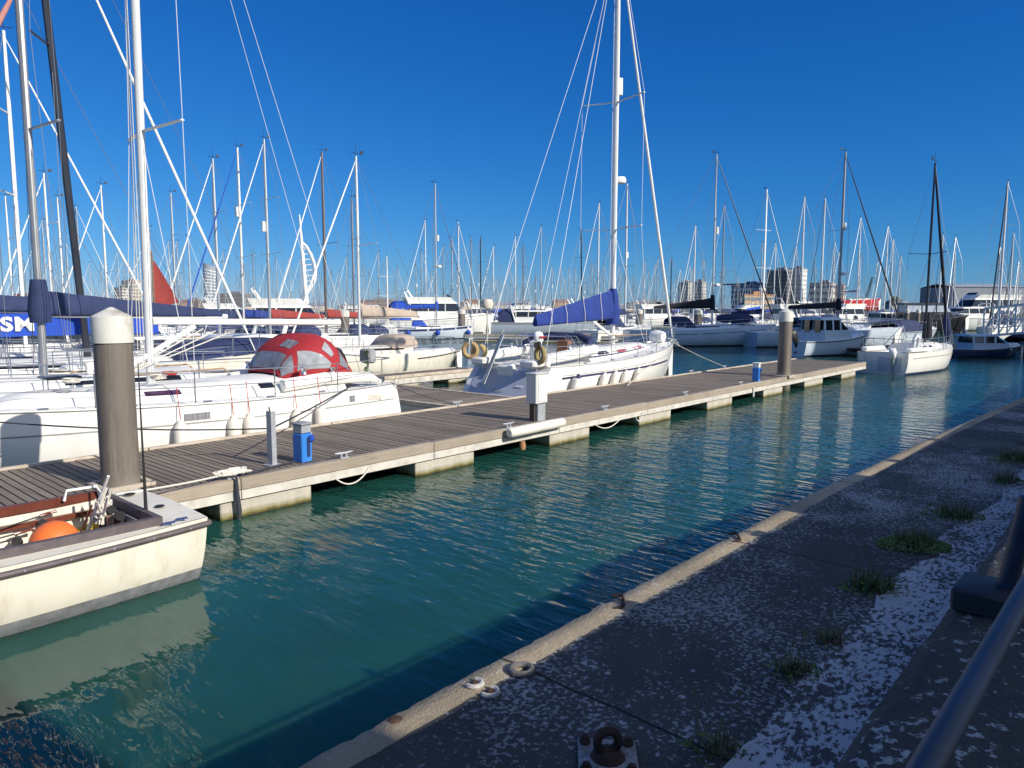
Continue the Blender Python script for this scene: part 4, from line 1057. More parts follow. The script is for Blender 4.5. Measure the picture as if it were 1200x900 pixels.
# horseshoe buoys hanging on the pushpit: things of their own
MUST = M('buoy_mustard', (.30, .23, .10), .8, var=.15, vs=6)
for (x, y, z, rz_, mat, lab) in ((.55, 1.35, 1.62, .5, M('buoy_tan', (.45, .30, .14), .8, var=.15, vs=6), 'tan horseshoe lifebuoy on the far corner of the stern rail'), (.75, -1.30, 1.58, -.35, MUST, 'olive horseshoe lifebuoy on the near corner of the stern rail'), (.72, 1.15, 1.55, .3, M('buoy_dull_yellow', (.50, .38, .16), .8, var=.12, vs=6), 'pale yellow lifebuoy tucked behind the tan one on the stern')):
    mk = MB(); mk.torus((0, 0, 0), .215, .075, Matrix.Rotation(math.pi/2, 3, 'Y') @ Matrix.Rotation(R(0), 3, 'Z'), 26, 8, R(200), R(520))
    p = LY.w((x, y, z)); o = mk.build('lifebuoy', mat, loc=p, rot=(0, 0, Y.rotation_euler[2]+rz_)); tag(o, lab, 'lifebuoy', 'lifebuoys on the stern rail')
ob = thing('outboard_motor', 'small outboard motor with white cowl clamped to the stern rail of the blue covered yacht', 'outboard motor', LY.w((1.05, -1.0, 1.72)), Y.rotation_euler[2]+2.4)
outboard(ob, (0, 0, .22), 0, (WHITEP, BLK), .85, 0, 'cowl')
mk = MB(); mk.box((-.10, 0, .36), (.18, .27, .05)); mk.build('red_band', REDP, ob)
# small blue flag / danbuoy
mk = MB(); mk.tube([(.75, 1.45, 1.3), (.7, 1.5, 3.6)], .012, 5); mk.build('flag_staff', WIREW, Y)
mk = MB(); mk.lathe([(0, -.16), (.16, -.13), (.2, 0), (.16, .14), (0, .17)], (.9, .95, 3.05), 14); mk.tube([(.9, .95, 1.5), (.9, .95, 3.05)], .02, 6); mk.build('wind_generator_pod', M('pod_beige', (.55, .5, .42), .6), Y)
for s_ in (1, -1):
    for x_ in (2.3, 3.0):
        mk = MB(); mk.lathe([(.08, 0), (.065, .03), (.05, .08), (.08, .14), (.06, .165), (0, .17)], (x_, s_*1.2, 1.64), 12); mk.build('winch', STEEL, Y)
for k in range(5):
    x_ = 2.6+k*1.4; q_ = YH.p(x_/L2, YH.sh(x_/L2), -1); mk = MB(); mk.box(q_+V((0, .14, .03)), (.16, .05, .05), bev=.012); mk.build('deck_fitting', STEEL, Y)
for s_ in (1, -1): lines_part('handrail', TEAK, Y, [[V((xm-1.4, s_*.85, 2.0)), V((xm+1.2, s_*.68, 1.98))]], .02, 6)
rgc = random.Random(43)
for (x_, y_) in ((xm-.5, -.4), (1.7, -.5), (2.2, .5)):
    mk = MB(); mk.tube([V((x_+.14*math.cos(i*.8)+rgc.gauss(0, .02), y_+.14*math.sin(i*.8)+rgc.gauss(0, .02), YH.sh(x_/L2)+(.45 if x_ > 3 else .1)+.003*i)) for i in range(34)], .012, 4); mk.build('rope_coil', ROPEB if y_ < -.45 else ROPEW, Y)
# inflatable bag and anchor at bow
mk = MB(); mk.lathe([(0, -.3), (.2, -.27), (.26, 0), (.2, .27), (0, .3)], (L2-1.25, 0, 1.82), 12, m=Matrix.Rotation(math.pi/2, 3, 'X')); mk.build('bow_bundle', SAILW, Y)
mk = MB(); mk.tube([(L2-.5, .0, 1.72), (L2+.22, 0, 1.64), (L2+.28, 0, 1.42)], .03, 6); mk.box((L2+.2, 0, 1.46), (.26, .28, .06), Matrix.Rotation(R(50), 3, 'Y'), .015); mk.build('anchor', GALV, Y)
for x, dz, lab in ((676, 0, 'white fender with navy top below the cabin window of the blue covered yacht'), (708, 0, 'white fender on the blue covered yacht, first of the close bow group'), (721, .02, 'white fender on the blue covered yacht, second of the close bow group'), (733, .0, 'white fender on the blue covered yacht, third of the close bow group'), (748, .03, 'white fender on the blue covered yacht, closest to its bow')):
    m_ = msolve(x, s_f+.10, .8); p = onp(m_, s_f+.16, .80+dz)
    t = fender(p-V((0, 0, .22)), .115, .62, lab, FEND, 'fenders on the blue covered yacht', ROPEW, .5, tilt=(.28, .10), lineto=p+NP*.12+EP*.26+V((0, 0, .95)))
    if x == 676:
        mb = MB(); mb.lathe([(.1, 0), (.07, .06), (.03, .12), (0, .13)], V((.35, .12, 1)).normalized()*.30, 12); mb.build('navy_tip', STRN, t)

# ---- cream open boat in the lower left corner
AC = 221.6; stern = onp(0, 0)
pa = px(238, 612, .66)      # near corner of the stern deck
CL, CB = 6.6, 2.15
fc = fwd(AC); nc = V((-fc.y, fc.x, 0))          # port side of a boat heading left-near is towards the camera
base = pa-nc*(CB/2*.88); base.z = 0
C = thing('open_fishing_boat', 'cream open fishing boat with dark rub rail in the lower left corner', 'fishing boat', base, rot_for(AC))
CH = Hull(CL, CB, .70, .98, sw=.86, mx=.36, n=3.2, draft=.22, rake=1.0, flare=.10, tr=-.06)
hull_part(CH, GELC, C, 26)
strip_part(CH, 'boot_top', M('boot_grey', (.23, .24, .25), .8, var=.25, vs=8, dirt=(.10, .09, .08), dscale=5, damt=.7), C, lambda q: -.05, lambda q: .145+.03*q, 0, .97, .006, 26)
mk = MB(); y0 = CH.b(0)
for z0, z1, o_ in ((-.02, .145, .006),):
    mk.grid([[CH.p(0, z0+(z1-z0)*j/4, 1)*(1-k/8)+CH.p(0, z0+(z1-z0)*j/4, -1)*(k/8)+V((-.006, 0, 0)) for j in range(5)] for k in range(9)])
mk.build('transom_boot_top', bpy.data.materials['boot_grey'], C)
mk = MB()
for sd_ in (1, -1): mk.tube([CH.p(i/30, CH.sh(i/30)-.065, sd_)+V((0, sd_*.018, 0)) for i in range(30)], .032, 8, 1.0)
mk.tube([CH.p(0, CH.sh(0)-.065, 1)*(1-k/8)+CH.p(0, CH.sh(0)-.065, -1)*(k/8)+V((-.02-.05*math.sin(math.pi*k/8), 0, 0)) for k in range(9)], .032, 8)
mk.build('rub_rail', RUBD, C)
mk = MB()
for k in range(17):
    for sd_ in (1, -1):
        p = CH.p(.03+k*.055, CH.sh(.03+k*.055)-.06, sd_)+V((0, sd_*.052, 0)); mk.lathe([(.010, -.004), (.008, .003), (0, .004)], p, 6, m=Matrix.Rotation(-sd_*math.pi/2, 3, 'X'))
mk.build('rail_screws', GALV, C)
CKX0, CKX1, CKW, CKD = .42, 5.0, .80, .52
deck_part(CH, GELC, C, (CKX0, CKX1, CKW, CKD), 30, .0, .03)
# aft deck face that rounds down to the transom
# coaming boards
def zdk(x): return CH.sh(x/CL)+.012
mk = MB(); nseg = 10
for i in range(nseg):
    x0 = CKX0-.02+(CKX1-CKX0)*i/nseg; x1 = CKX0-.02+(CKX1-CKX0)*(i+1)/nseg
    mk.bar((x0, CKW+.012, zdk(x0)+.03), (x1+.004, CKW+.012, zdk(x1)+.03), .075, .10)
mk.build('coaming', RUBD, C, smooth=False)
mk = MB()
for i in range(nseg):
    x0 = CKX0-.02+(CKX1-CKX0)*i/nseg; x1 = CKX0-.02+(CKX1-CKX0)*(i+1)/nseg
    mk.bar((x0, -CKW-.012, zdk(x0)+.03), (x1+.004, -CKW-.012, zdk(x1)+.03), .07, .10)
    mk.bar((x0, -CKW+.06, zdk(x0)-.14), (x1+.004, -CKW+.06, zdk(x1)-.14), .05, .055)
mk.build('far_coaming', BROWN, C, smooth=False)
mk = MB(); mk.bar((CKX0-.02, CKW+.05, zdk(CKX0)+.03), (CKX0-.02, -CKW-.05, zdk(CKX0)+.03), .06, .10); mk.build('aft_coaming', RUBD, C, smooth=False)
mk = MB(); mk.bar((CKX0+.035, CKW-.01, zdk(0)-.24), (CKX0+.035, -CKW+.01, zdk(0)-.24), .02, .42); mk.build('aft_bulkhead', GRYP, C, smooth=False)
mk = MB(); mk.box((2.35, -CKW+.05, .50), (.10, .09, .42), bev=.01); mk.build('rib', GELC, C)
mk = MB(); mk.bar((1.6, -CKW+.09, .36), (4.8, -CKW+.09, .40), .16, .03); mk.build('side_shelf', GELC, C, smooth=False)
mk = MB(); mk.box((2.9, 0, .27), (3.9, 1.5, .03)); mk.build('sole', TEAK, C, smooth=False)
LC = Loc(C)
def cb(x, y, z): return LC.l(px(x, y, z))
for x, y, r_ in ((187, 593, .05), (152, 579, .06)):
    q_ = cb(x, y, zdk(.3)+.03); mk = MB(); mk.lathe([(r_, 0), (r_, .008), (r_*.6, .014), (0, .014)], (q_.x, q_.y, zdk(q_.x)+.025), 14); mk.build('deck_filler', BLK, C)
DEC = M('decal_blue', (.03, .05, .22), .5)
for k, (x, y) in enumerate(((198, 612), (213, 607))):
    q_ = cb(x, y, zdk(.2)+.03); x, y = q_.x, q_.y
    mk = MB(); b_ = zdk(.3)+.026
    mk.poly([(x-.07, y-.03, b_), (x+.03, y-.05, b_), (x+.08, y, b_), (x, y+.02, b_), (x-.04, y+.05, b_)]); mk.build('deck_decal', DEC, C, smooth=False)
q_ = cb(171, 597, zdk(.4)+.08); ax_, ay_ = q_.x, q_.y
mk = MB(); mk.tube([(ax_, ay_, zdk(.4)), (ax_, ay_, 1.2), (ax_, ay_, 2.35)], [.022, .013, .005], 8); mk.build('whip_antenna', BLK, C)
q_ = cb(166, 604, .62); mk = MB(); mk.box((CKX0+.10, q_.y, .62), (.12, .16, .14), bev=.03); mk.lathe([(.05, -.03), (.05, .03)], (CKX0+.12, q_.y+.12, .70), 12, m=Matrix.Rotation(math.pi/2, 3, 'X')); mk.lathe([(.045, -.03), (.045, .03)], (CKX0+.12, q_.y-.12, .72), 12, m=Matrix.Rotation(math.pi/2, 3, 'X')); mk.build('winch', BLK, C)
mk = MB(); mk.tube([(CKX0, -.70, zdk(.9)+.05), (CKX0+.05, -.70, zdk(.9)+.16), (CKX0+.35, -.72, zdk(.9)+.16), (CKX0+.38, -.72, zdk(.9)+.05)], .018, 6); mk.build('grab_rail', WHITEP, C)
for k in range(3):
    mk = MB(); mk.tube([(CKX0+.14, -.30+.13*k, .22), (CKX0+.14, -.30+.13*k, .66)], .045, 10); mk.build('rod_holder', [BROWN, BLK, TEAK][k], C)
LC = Loc(C)
p = px(64, 637, .50); mk = MB(); mk.lathe([(.235*math.sin(math.pi*k/16), -.22*math.cos(math.pi*k/16)) for k in range(17)], (0, 0, 0), 24); mk.lathe([(.05, .21), (.045, .26), (0, .27)], (0, 0, 0), 10)
tag(mk.build('mooring_buoy', ORANGE, loc=p, rot=(1.3, .2, 0)), 'big round orange buoy lying in the cream fishing boat', 'buoy')
_p1, _p2 = LC.l(px(30, 613, .62)), LC.l(px(86, 610, .66)); _p3, _p4 = LC.l(px(0, 640, .5)), LC.l(px(52, 628, .52))
for (x0, y0, z0, x1, y1, z1, lab) in ((_p1.x, -.66, .62, _p2.x, -.70, .66, 'fishing rod with brown grip lying level along the inside of the cream boat, upper one'), (_p3.x, -.60, .50, _p4.x, -.62, .53, 'fishing rod lying below the other along the inside of the cream boat')):
    a = LC.w((x0, y0, z0)); t = thing('fishing_rod', lab, 'fishing rod', a, C.rotation_euler[2], 'rods lying in the cream boat'); d = V((x1-x0, y1-y0, z1-z0))
    mk = MB(); mk.tube([-d*.8, d*.5], [.006, .010], 6); mk.build('rod_blank', BLK, t)
    mk = MB(); mk.tube([d*.5, d*.62, d*.8, d*.82, d], [.016, .020, .018, .013, .020], 8); mk.build('grip', BROWN, t)
    mk = MB(); mk.lathe([(.05, -.03), (.055, 0), (.05, .03)], d*.55+V((0, .02, -.09)), 10, m=Matrix.Rotation(math.pi/2, 3, 'X')); mk.bar(d*.55, d*.55+V((0, .01, -.06)), .02, .02); mk.build('reel', BLK, t)
def cz(x, y, z): q = LC.l(px(x, y, z)); return (q.x, q.y, z)
for (a, b_, r_, mat, lab) in ((cz(103, 622, .42), cz(127, 558, 1.12), .024, WHITEP, 'white telescopic pole leaning up out of the cream boat'), (cz(117, 622, .40), cz(126, 582, .95), .018, WHITEP, 'second shorter white pole leaning in the cream boat'), (cz(93, 628, .40), cz(108, 592, .80), .015, BROWN, 'thin brown cane leaning in the cream boat')):
    mk = MB(); mk.tube([(0, 0, 0), V(b_)-V(a)], [r_, r_*.6], 8); o = mk.build('pole', mat, loc=LC.w(a), rot=C.rotation_euler); tag(o, lab, 'pole', 'poles leaning in the cream boat')
rg = random.Random(9); pts = []; hx_, hy_, _ = cz(122, 588, .8)
for i in range(46): pts.append(V((hx_+.07*math.sin(i*1.7)+rg.gauss(0, .015), hy_+.06*math.cos(i*2.3)+rg.gauss(0, .015), .96-.40*abs(math.sin(i*.9)))))
mk = MB(); mk.tube(pts, .013, 5); tag(mk.build('hanging_rope', ROPEW, loc=C.location, rot=C.rotation_euler), 'bundle of white rope hanging in loops at the stern of the cream boat', 'rope')
yx_, yy_, _ = cz(110, 624, .36); pts = [V((yx_+.16*math.sin(i*.9)+rg.gauss(0, .02), yy_+.16*math.cos(i*.9)+rg.gauss(0, .02), .33+.002*i)) for i in range(50)]
mk = MB(); mk.tube(pts, .014, 5); tag(mk.build('yellow_rope', ROPEY, loc=C.location, rot=C.rotation_euler), 'coil of yellow rope on the floor of the cream boat', 'rope')
# ================================================================ fittings on the pontoon
def pedestal(x, y, lab, top=WHITEP):
    p = px(x, y, ZD); t = thing('service_pedestal', lab, 'service pedestal', p, RZP+R(8), 'blue service pedestals on the pontoon')
    mk = MB(); mk.box((0, 0, .225), (.20, .22, .45), bev=.015); mk.build('column', BLUEP, t)
    mk = MB(); mk.box((0, 0, .52), (.185, .205, .13), bev=.01); mk.build('lamp_head', top, t)
    mk = MB(); mk.box((0, 0, .60), (.225, .245, .035), bev=.01); mk.build('lid', GRYP if top is not WHITEP else WHITEP, t)
    mk = MB(); mk.box((.02, -.118, .24), (.05, .018, .30), bev=.005); mk.build('socket_panel', STRN, t)
    mk = MB(); mk.box((.07, -.13, .37), (.09, .05, .10), bev=.015); mk.build('socket', BLUE2, t)
    mk = MB(); mk.lathe([(.02, 0), (.02, .05), (.012, .055)], (.105, -.08, .40), 8, m=Matrix.Rotation(math.pi/2, 3, 'Y') if False else None); mk.build('tap', GALV, t)
pedestal(355, 541, 'blue service pedestal with grey lamp head beside the galvanised post', GALV)
pedestal(886, 447, 'blue service pedestal with white top near the far mooring pile')
p = px(317, 545, ZD); t = thing('steel_post', 'plain galvanised steel post standing on the pontoon beside the blue pedestal', 'post', p, RZP+R(5))
mk = MB(); mk.box((0, 0, .41), (.012, .12, .82)); mk.box((.04, .055, .41), (.07, .010, .82)); mk.box((.04, -.055, .41), (.07, .010, .82)); mk.build('channel_section', GALV, t, smooth=False)
mk = MB(); mk.box((.02, 0, .006), (.2, .2, .012)); mk.build('base_plate', GALV, t, smooth=False)
mk = MB(); mk.tube([(.02, 0, .82), (.02, .02, .88)], .012, 6); mk.build('top_pin', RUST, t)
p = px(629, 493, ZD); t = thing('electric_cabinet', 'grey white electricity cabinet on a short stand at the pontoon edge', 'cabinet', p, RZP+R(2))
mk = MB(); mk.box((0, 0, .69), (.40, .27, .62), bev=.012); mk.build('cabinet_body', M('cabinet_grey', (.60, .60, .57), .5, var=.06, dirt=(.4, .38, .33), dscale=4, damt=.3), t)
mk = MB(); mk.box((0, 0, 1.01), (.44, .31, .03), bev=.01); mk.build('lid', bpy.data.materials['cabinet_grey'], t)
mk = MB(); mk.box((.0, -.142, .69), (.26, .014, .52), bev=.004); mk.build('door', WHITEP, t)
mk = MB(); mk.box((.05, -.02, .19), (.26, .14, .38)); mk.build('stand', GALV, t, smooth=False)
mk = MB(); mk.box((-.11, .03, .19), (.05, .12, .37)); mk.build('cable_duct', M('duct_dark', (.045, .035, .028), .6, var=.3, vs=12), t, smooth=False)
mk = MB(); mk.torus((0, 0, 1.05), .03, .008, Matrix.Rotation(math.pi/2, 3, 'X'), 12, 5, 0, math.pi); mk.build('lifting_eye', GALV, t)
# padded roll fixed along the edge
pa = px(592, 507, ZD-.04); pb = px(656, 494, ZD-.04); ax = (pb-pa); n_ = 8
mk = MB(); mk.tube([-NP*.10+ax*q for q in (0, .02, .3, .5, .52, .7, .98, 1)], [.07, .098, .102, .10, .095, .102, .098, .07], 14); o = mk.build('edge_fender', FEND, loc=pa)
tag(o, 'long white padded roll lashed along the pontoon edge in front of the cabinet', 'fender')
# cleats
def cleat(p, rz, lab, grp):
    t = thing('mooring_cleat', lab, 'cleat', p, rz, grp)
    mk = MB(); mk.box((0, 0, .008), (.16, .07, .016)); 
    for s_ in (-1, 1): mk.tube([(s_*.05, 0, .01), (s_*.045, 0, .075)], .018, 7)
    mk.tube([(-.17, 0, .092), (-.12, 0, .085), (0, 0, .080), (.12, 0, .085), (.17, 0, .092)], [.010, .017, .02, .017, .010], 8); return mk.build('cleat_body', GALV, t)
for x, lab in ((403, 'galvanised cleat on the near pontoon edge between blue pedestal and cabinet'), (596, 'galvanised cleat on the near edge at the left end of the white roll'), (709, 'galvanised cleat on the near edge first beyond the cabinet'), (803, 'galvanised cleat on the near edge halfway from cabinet to far pedestal'), (868, 'galvanised cleat on the near edge just before the far blue pedestal'), (272, 'galvanised cleat wrapped in white rope at the left of the near edge')):
    m_ = msolve(x, s_n+.08, ZD); cleat(onp(m_, s_n+.08, ZD+.012), RZP, lab, 'cleats on the near pontoon edge')
for x, lab in ((810, 'small cleat on the far pontoon edge just beyond the bow of the blue covered yacht'), (849, 'small cleat on the far pontoon edge opposite the far blue pedestal'), (536, 'cleat on the far pontoon edge at the root of the finger pontoon')):
    m_ = msolve(x, s_f-.06, ZD); cleat(onp(m_, s_f-.06, ZD+.03), RZP, lab, 'cleats on the far pontoon edge')
# ropes
m_ = msolve(272, s_n+.08, ZD); c0 = onp(m_, s_n+.08, ZD+.07)
rg = random.Random(2); pts = [c0+EP*(.22*math.sin(i*1.1)+rg.gauss(0, .02))+NP*(.09*math.cos(i*1.4)+rg.gauss(0, .02))+V((0, 0, .01+.05*rg.random())) for i in range(40)]
mk = MB(); mk.tube(pts, .016, 5); tag(mk.build('rope_bundle', ROPEW), 'white rope heaped on a cleat at the near pontoon edge', 'rope')
mk = MB(); mk.tube([c0+V((0, 0, .02)), c0-NP*.12+V((0, 0, -.02)), c0-NP*.13+V((0, 0, -.25)), c0-NP*.13+EP*.02+V((0, 0, -.5)), c0-NP*.12+V((0, 0, -.72))], [.018, .018, .03, .035, .012], 7); tag(mk.build('hanging_rope', ROPED), 'dark blue rope hanging from the white rope heap down to the water', 'rope')
p317 = px(312, 549, ZD+.02)
rope('dark rope lying from the galvanised post to the white rope heap', [px(345, 541, ZD+.03), p317, px(300, 553, ZD+.03), c0], .017, ROPED)
rope('pale rope running from the cream boat stern to the cleat', [LC.w((.3, -.6, .75)), c0+V((0, 0, .02))], .013, ROPEW, .02)
rope('long dark mooring line from white yacht stern quarter down to post', [LW.w(WH.p(.16, 1.25, 1)), px(318, 502, ZD+.55)], .014, ROPED, .02)
rope('dark line from the galvanised post forward along the white hull', [px(318, 502, ZD+.5), onp(msolve(0, s_f+.05, 1.2), s_f+.02, 1.25)], .012, ROPED, .06)
rope('dark stern line from the white yacht to the finger pontoon', [LW.w(WH.p(.02, 1.2, 1)), px(531, 473, ZD+.03)], .011, ROPED, .05)
rope('thin pale bow line from the blue covered yacht to the pontoon', [LY.w((L2-.3, -.1, 1.6)), onp(msolve(850, s_f-.06, ZD), s_f-.06, ZD+.08)], .010, ROPEW, .05)
rope('white breast line from the blue covered yacht bow to its fender group', [LY.w(YH.p(.86, 1.5, -1)), px(735, 452, ZD+.05)], .009, ROPEW, .02)
for a, b_, lab in ((393, 432, 'white rope loop sagging under the pontoon edge left of the wide gap'), (697, 728, 'white rope loop hanging under the pontoon between floats beyond the cabinet'), (744, 752, 'short white rope hanging under the edge by the third float')):
    pa = onp(msolve(a, s_n, .3), s_n-.02, ZD-.27); pb = onp(msolve(b_, s_n, .3), s_n-.02, ZD-.20); rope(lab, [pa, pb], .012, ROPEW, .16)
mk = MB(); mk.tube([(0, 0, 0), (0, 0, -.30)], .03, 8); tag(mk.build('drain_pipe', WHITEP, loc=onp(msolve(882, s_n, .3), s_n-.03, ZD-.12)), 'short white pipe hanging from the pontoon edge below the far pedestal', 'pipe')
mk = MB(); mk.lathe([(0, -.1), (.06, -.08), (.07, 0), (.05, .09), (0, .1)], (0, 0, 0), 10); tag(mk.build('float_ball', M('float_tan', (.35, .17, .08), .7), loc=onp(msolve(610, s_n, .2), s_n-.05, .18)), 'small tan float dangling below the white padded roll', 'float')
# ================================================================ the rest of the marina
def at(x, y, D): p = pd(x, y, D); return V((p.x, p.y, 0)), p.z
def yacht(x, y, D, az, label, L=None, **k):
    loc, mz = at(x, y, D); mz = k.pop('mz', mz); k.setdefault('wr', max(.009, D*.00022)); k.setdefault('windows', 1)
    L = L or max(6.5, min(12.5, mz*.76)); k.setdefault('B', L*.325); k.setdefault('mr', .055+mz*.003)
    k.setdefault('fs', .75+L*.03); k.setdefault('fb', .95+L*.045); k.setdefault('boom_z', .75+L*.03+1.35)
    return sailboat(label, loc, az, L, mz=mz, **k)
A, Bk = 221.6, 41.6
# -- left of the picture
t, h = yacht(37, 220, 15.6, A, 'white yacht with bright blue sheer band and navy mast collar at the left edge', 10, mz=13.6, B=3.2, fs=1.10, fb=1.35, mastm=ALUG, mr=.105, cover=NAVY, cover_h=(.50, .12), boom_z=2.78, boom_len=4.2, boomm=ALUW,
             stay=PINKS, stay_r=.085, frac=.68, mt=.62, sheerst=BLUEHULL, hood=None, tophat=True, spread=(.43, .75), wr=.006)
t, h = yacht(-34, 220, 19.5, A, 'white yacht at the far left whose boom carries the blue lettered banner', 11.5, mz=14.5, cover=NAVY, cover_h=(.42, .26), boom_z=2.86, boom_len=4.9, boomm=ALUW, hood=None, spread=(.4, .7))
lb = Loc(t); bm = .57*11.5
ban = thing('banner', 'bright blue banner with white letters SM hanging under the boom at the left edge', 'banner', lb.w((bm-.3, .10, 2.78)), t.rotation_euler[2])
mb = MB(); mb.grid([[(-x_*.1, .025*math.sin(x_*.8), -z_*.16-.01*math.sin(x_*.5)) for z_ in range(5)] for x_ in range(0, 44)]); mb.grid([[(-x_*.1, .025*math.sin(x_*.8)-.012, -z_*.16-.01*math.sin(x_*.5)) for z_ in range(5)] for x_ in range(0, 44)])
mb.build('cloth', BLUE2, ban)
xl = [lb.l(pd(x, 382, 19))for x in (7, 25)]
for ch, xp in (('S', 8), ('M', 29)):
    # where the view line meets the banner plane
    r = ray(xp, 382); o = V((0, 0, H)); pl0 = lb.w((bm-.3, .16, 2.5)); nn = (lb.w((0, 1, 0))-lb.w((0, 0, 0)))
    q = o+r*((pl0-o).dot(nn)/r.dot(nn)); ql_ = lb.l(q)
    text_mesh(ch, .53, 'lettering', WHITEP, ban, (ql_.x-(bm-.3), .045, -.32), (R(90), 0, math.pi), .004, 1.2, bold=.02)
yacht(4, 36, 24, 68, 'yacht with plain white mast and white furled sail behind the blue banded yacht', 10.5, cover=NAVY, stay=SAILW, stay_r=.036, spread=(.5, .75))
loc, _ = at(100, 372, 21); f_ = fwd(A)
sailboat('old gaffer with thick black mast between the white cap pile and the left edge', loc, 70, 10.5, 3.4, 1.1, 1.5, GELC, ALUD, 15.5, .55, .135, .045, cover=NAVY, boom_z=2.75, boom_len=4.0, cover_h=(.3, .2), stay=SAILW, stay_r=.042, hood=None, spread=(.62,), windows=2, wr=.008)
yacht(6, 230, 47, A, 'white mast yacht behind the banner at the far left edge', stay=None, cover=BLUE)
yacht(51, 203, 38, A, 'yacht with bare white mast seen just right of the grey collared mast', cover=None)
yacht(67, 231, 50, A, 'yacht with thin white mast between the grey mast and the black mast', cover=NAVY, stay=None)
yacht(118, 217, 46, A, 'yacht with thin white mast straight above the left mooring pile', cover=NAVY)
yacht(200, 226, 52, A, 'yacht with slim white mast between the tall white mast and the grey mast', cover=BLUE, mastm=ALU, stay=None)
yacht(249, 186, 43, A, 'yacht with light grey mast first to the right of the tall white mast', mastm=ALU, mr=.11, cover=NAVY)
yacht(278, 173, 44, A, 'yacht with white mast, radar reflector and blue furled foresail', mastm=ALUW, refl=.66, stay=BLUE2, cover=BLUE, mr=.10)
yacht(309, 163, 42, A, 'yacht with tallest grey white mast of the left row and reflector halfway', mastm=ALU, refl=.56, cover=TANC, mr=.105)
yacht(377, 178, 45, A, 'yacht with brown mast standing right of the white sail shaped tower', mastm=BROWNM, cover=TANC, mr=.10, spread=(.50,))
# small cream yacht beyond the stern of the near white yacht
t, h = yacht(417, 183, 31.5, A, 'small cream yacht with beige canvas lying beyond the stern of the near white yacht', 8.6, B=2.9, fs=.95, fb=1.15, hull=GELC, roofw=GELC, cover=BEIGE, hood=BEIGE, stay=SAILW, boom_z=2.6, spread=(.54,), windows=1, mr=.075)
yacht(412, 232, 48, A, 'yacht with thin grey mast close behind the small cream yacht mast', mastm=ALUG, cover=BEIGE, stay=None)
motorboat('small cream motor launch with grey bow band beside the cream yacht', at(478, 440, 33)[0], 62, 5.5, 2.2, .7, 1.0, GELC, hard=False, cabin=(.3, .6), ch=.7, rails=False)
t, h = yacht(178, 298, 36, A, 'small lugger with hoisted tan red sail right of the tall white mast', 7, B=2.4, mastm=WOODM, cover=None, stay=None, hood=None, spread=(), wr=.008, bare=True, lifelines=False, boom_z=1.7) if False else (None, None)
tl = thing('sailing_dinghy', 'wooden boat with hoisted tan red sail right of the tall white mast', 'sailing boat', at(181, 362, 34)[0]-fwd(52)*2.2, rot_for(52))
hh = Hull(5.6, 2.0, .75, 1.05, sw=.7); hull_part(hh, BROWN, tl, 14); deck_part(hh, TEAK, tl, (1, 3.5, .6, .3), 10)
mb = MB(); mb.tube([(2.2, 0, .4), (2.2, 0, 5.6)], [.06, .04], 8); mb.build('mast', WOODM, tl)
mb = MB(); rows = []
for i in range(11):
    u = i/10; z = 2.95+2.25*(1-u); wd = 1.05*u**.92
    rows.append([(2.25+wd*v*1.0, .12*math.sin(math.pi*v)*u, z+.25*v*u) for v in [j/8 for j in range(9)]])
mb.grid(rows); mb.grid([[(a, b+.012, c) for a, b, c in r] for r in rows]); mb.build('tan_sail', TANC, tl)
mb = MB(); mb.tube([(2.25, 0, 2.9), (3.4, 0, 3.1)], .04, 6); mb.tube([(2.2, 0, 1.5), (4.2, 0, 1.55)], .04, 6); mb.build('spars', WOODM, tl)
# canvas covered boats seen over the white yacht's foredeck
motorboat('motor cruiser with large navy canvas canopy just behind the near white yacht', at(222, 420, 22.5)[0], A, 8.5, 3.0, 1.05, 1.3, GEL, NAVY, hard=False, cabin=(.3, .62), ch=.8)
motorboat('white motor boat with small navy wheel cover behind the red hood', at(283, 415, 27)[0], A, 7.5, 2.7, 1.0, 1.2, GEL, None, cabin=(.4, .7), ch=1.0, arch=True)
motorboat('white motor cruiser with radar arch behind the banner', at(60, 420, 29)[0], A, 9, 3.1, 1.1, 1.4, GEL, NAVY, cabin=(.35, .7), ch=1.1, arch=True)
motorboat('low white cruiser between the black mast and the left mooring pile', at(145, 415, 27)[0], A, 8, 2.9, 1.0, 1.3, GEL, None, cabin=(.35, .7), ch=.9)
motorboat('white trawler yacht with open flybridge below the sail shaped tower', at(352, 395, 58)[0], 75, 11, 3.8, 1.3, 1.8, GEL, None, True, (.2, .62), 1.9)
motorboat('white speed boat with bright blue cockpit cover left of the trawler yacht', at(310, 392, 62)[0], 80, 9, 3, 1.0, 1.3, GEL, BLUE2, cabin=(.35, .6), ch=.9)
# -- middle
t, h = yacht(510, 219, 70, 80, 'pale blue hulled sloop with bright blue covers and blue ball fenders in mid water', 8.2, mz=14.8, B=2.9, fs=1.0, fb=1.3, hull=GELB, mastm=ALU, radar=.42, refl=.62, stay=STRN, stay_r=.035, cover=BLUE2, hood=BLUE2, boom_z=3.0, cover_h=(.35, .3), tophat=True, sheerst=STRN, mr=.10, mt=.56)
for k, (tx_, lab) in enumerate(((.22, 'blue ball fender at the stern quarter of the pale blue sloop'), (.56, 'blue ball fender amidships on the pale blue sloop'), (.97, 'blue ball fender at the bow of the pale blue sloop'))):
    lt = Loc(t); fender(lt.w(h.p(min(tx_, .93), .62, -1)+V((.2*(tx_ > .9), -.22, 0))), .24, .5, lab, BLUE2, 'blue fenders on the pale sloop', ROPEW, .4, True)
motorboat('large white flybridge motor yacht with blue canvas behind the pale blue sloop', at(515, 385, 86)[0], 72, 13.5, 4.2, 1.6, 2.4, GEL, BLUE2, True, (.22, .68), 2.1, True)
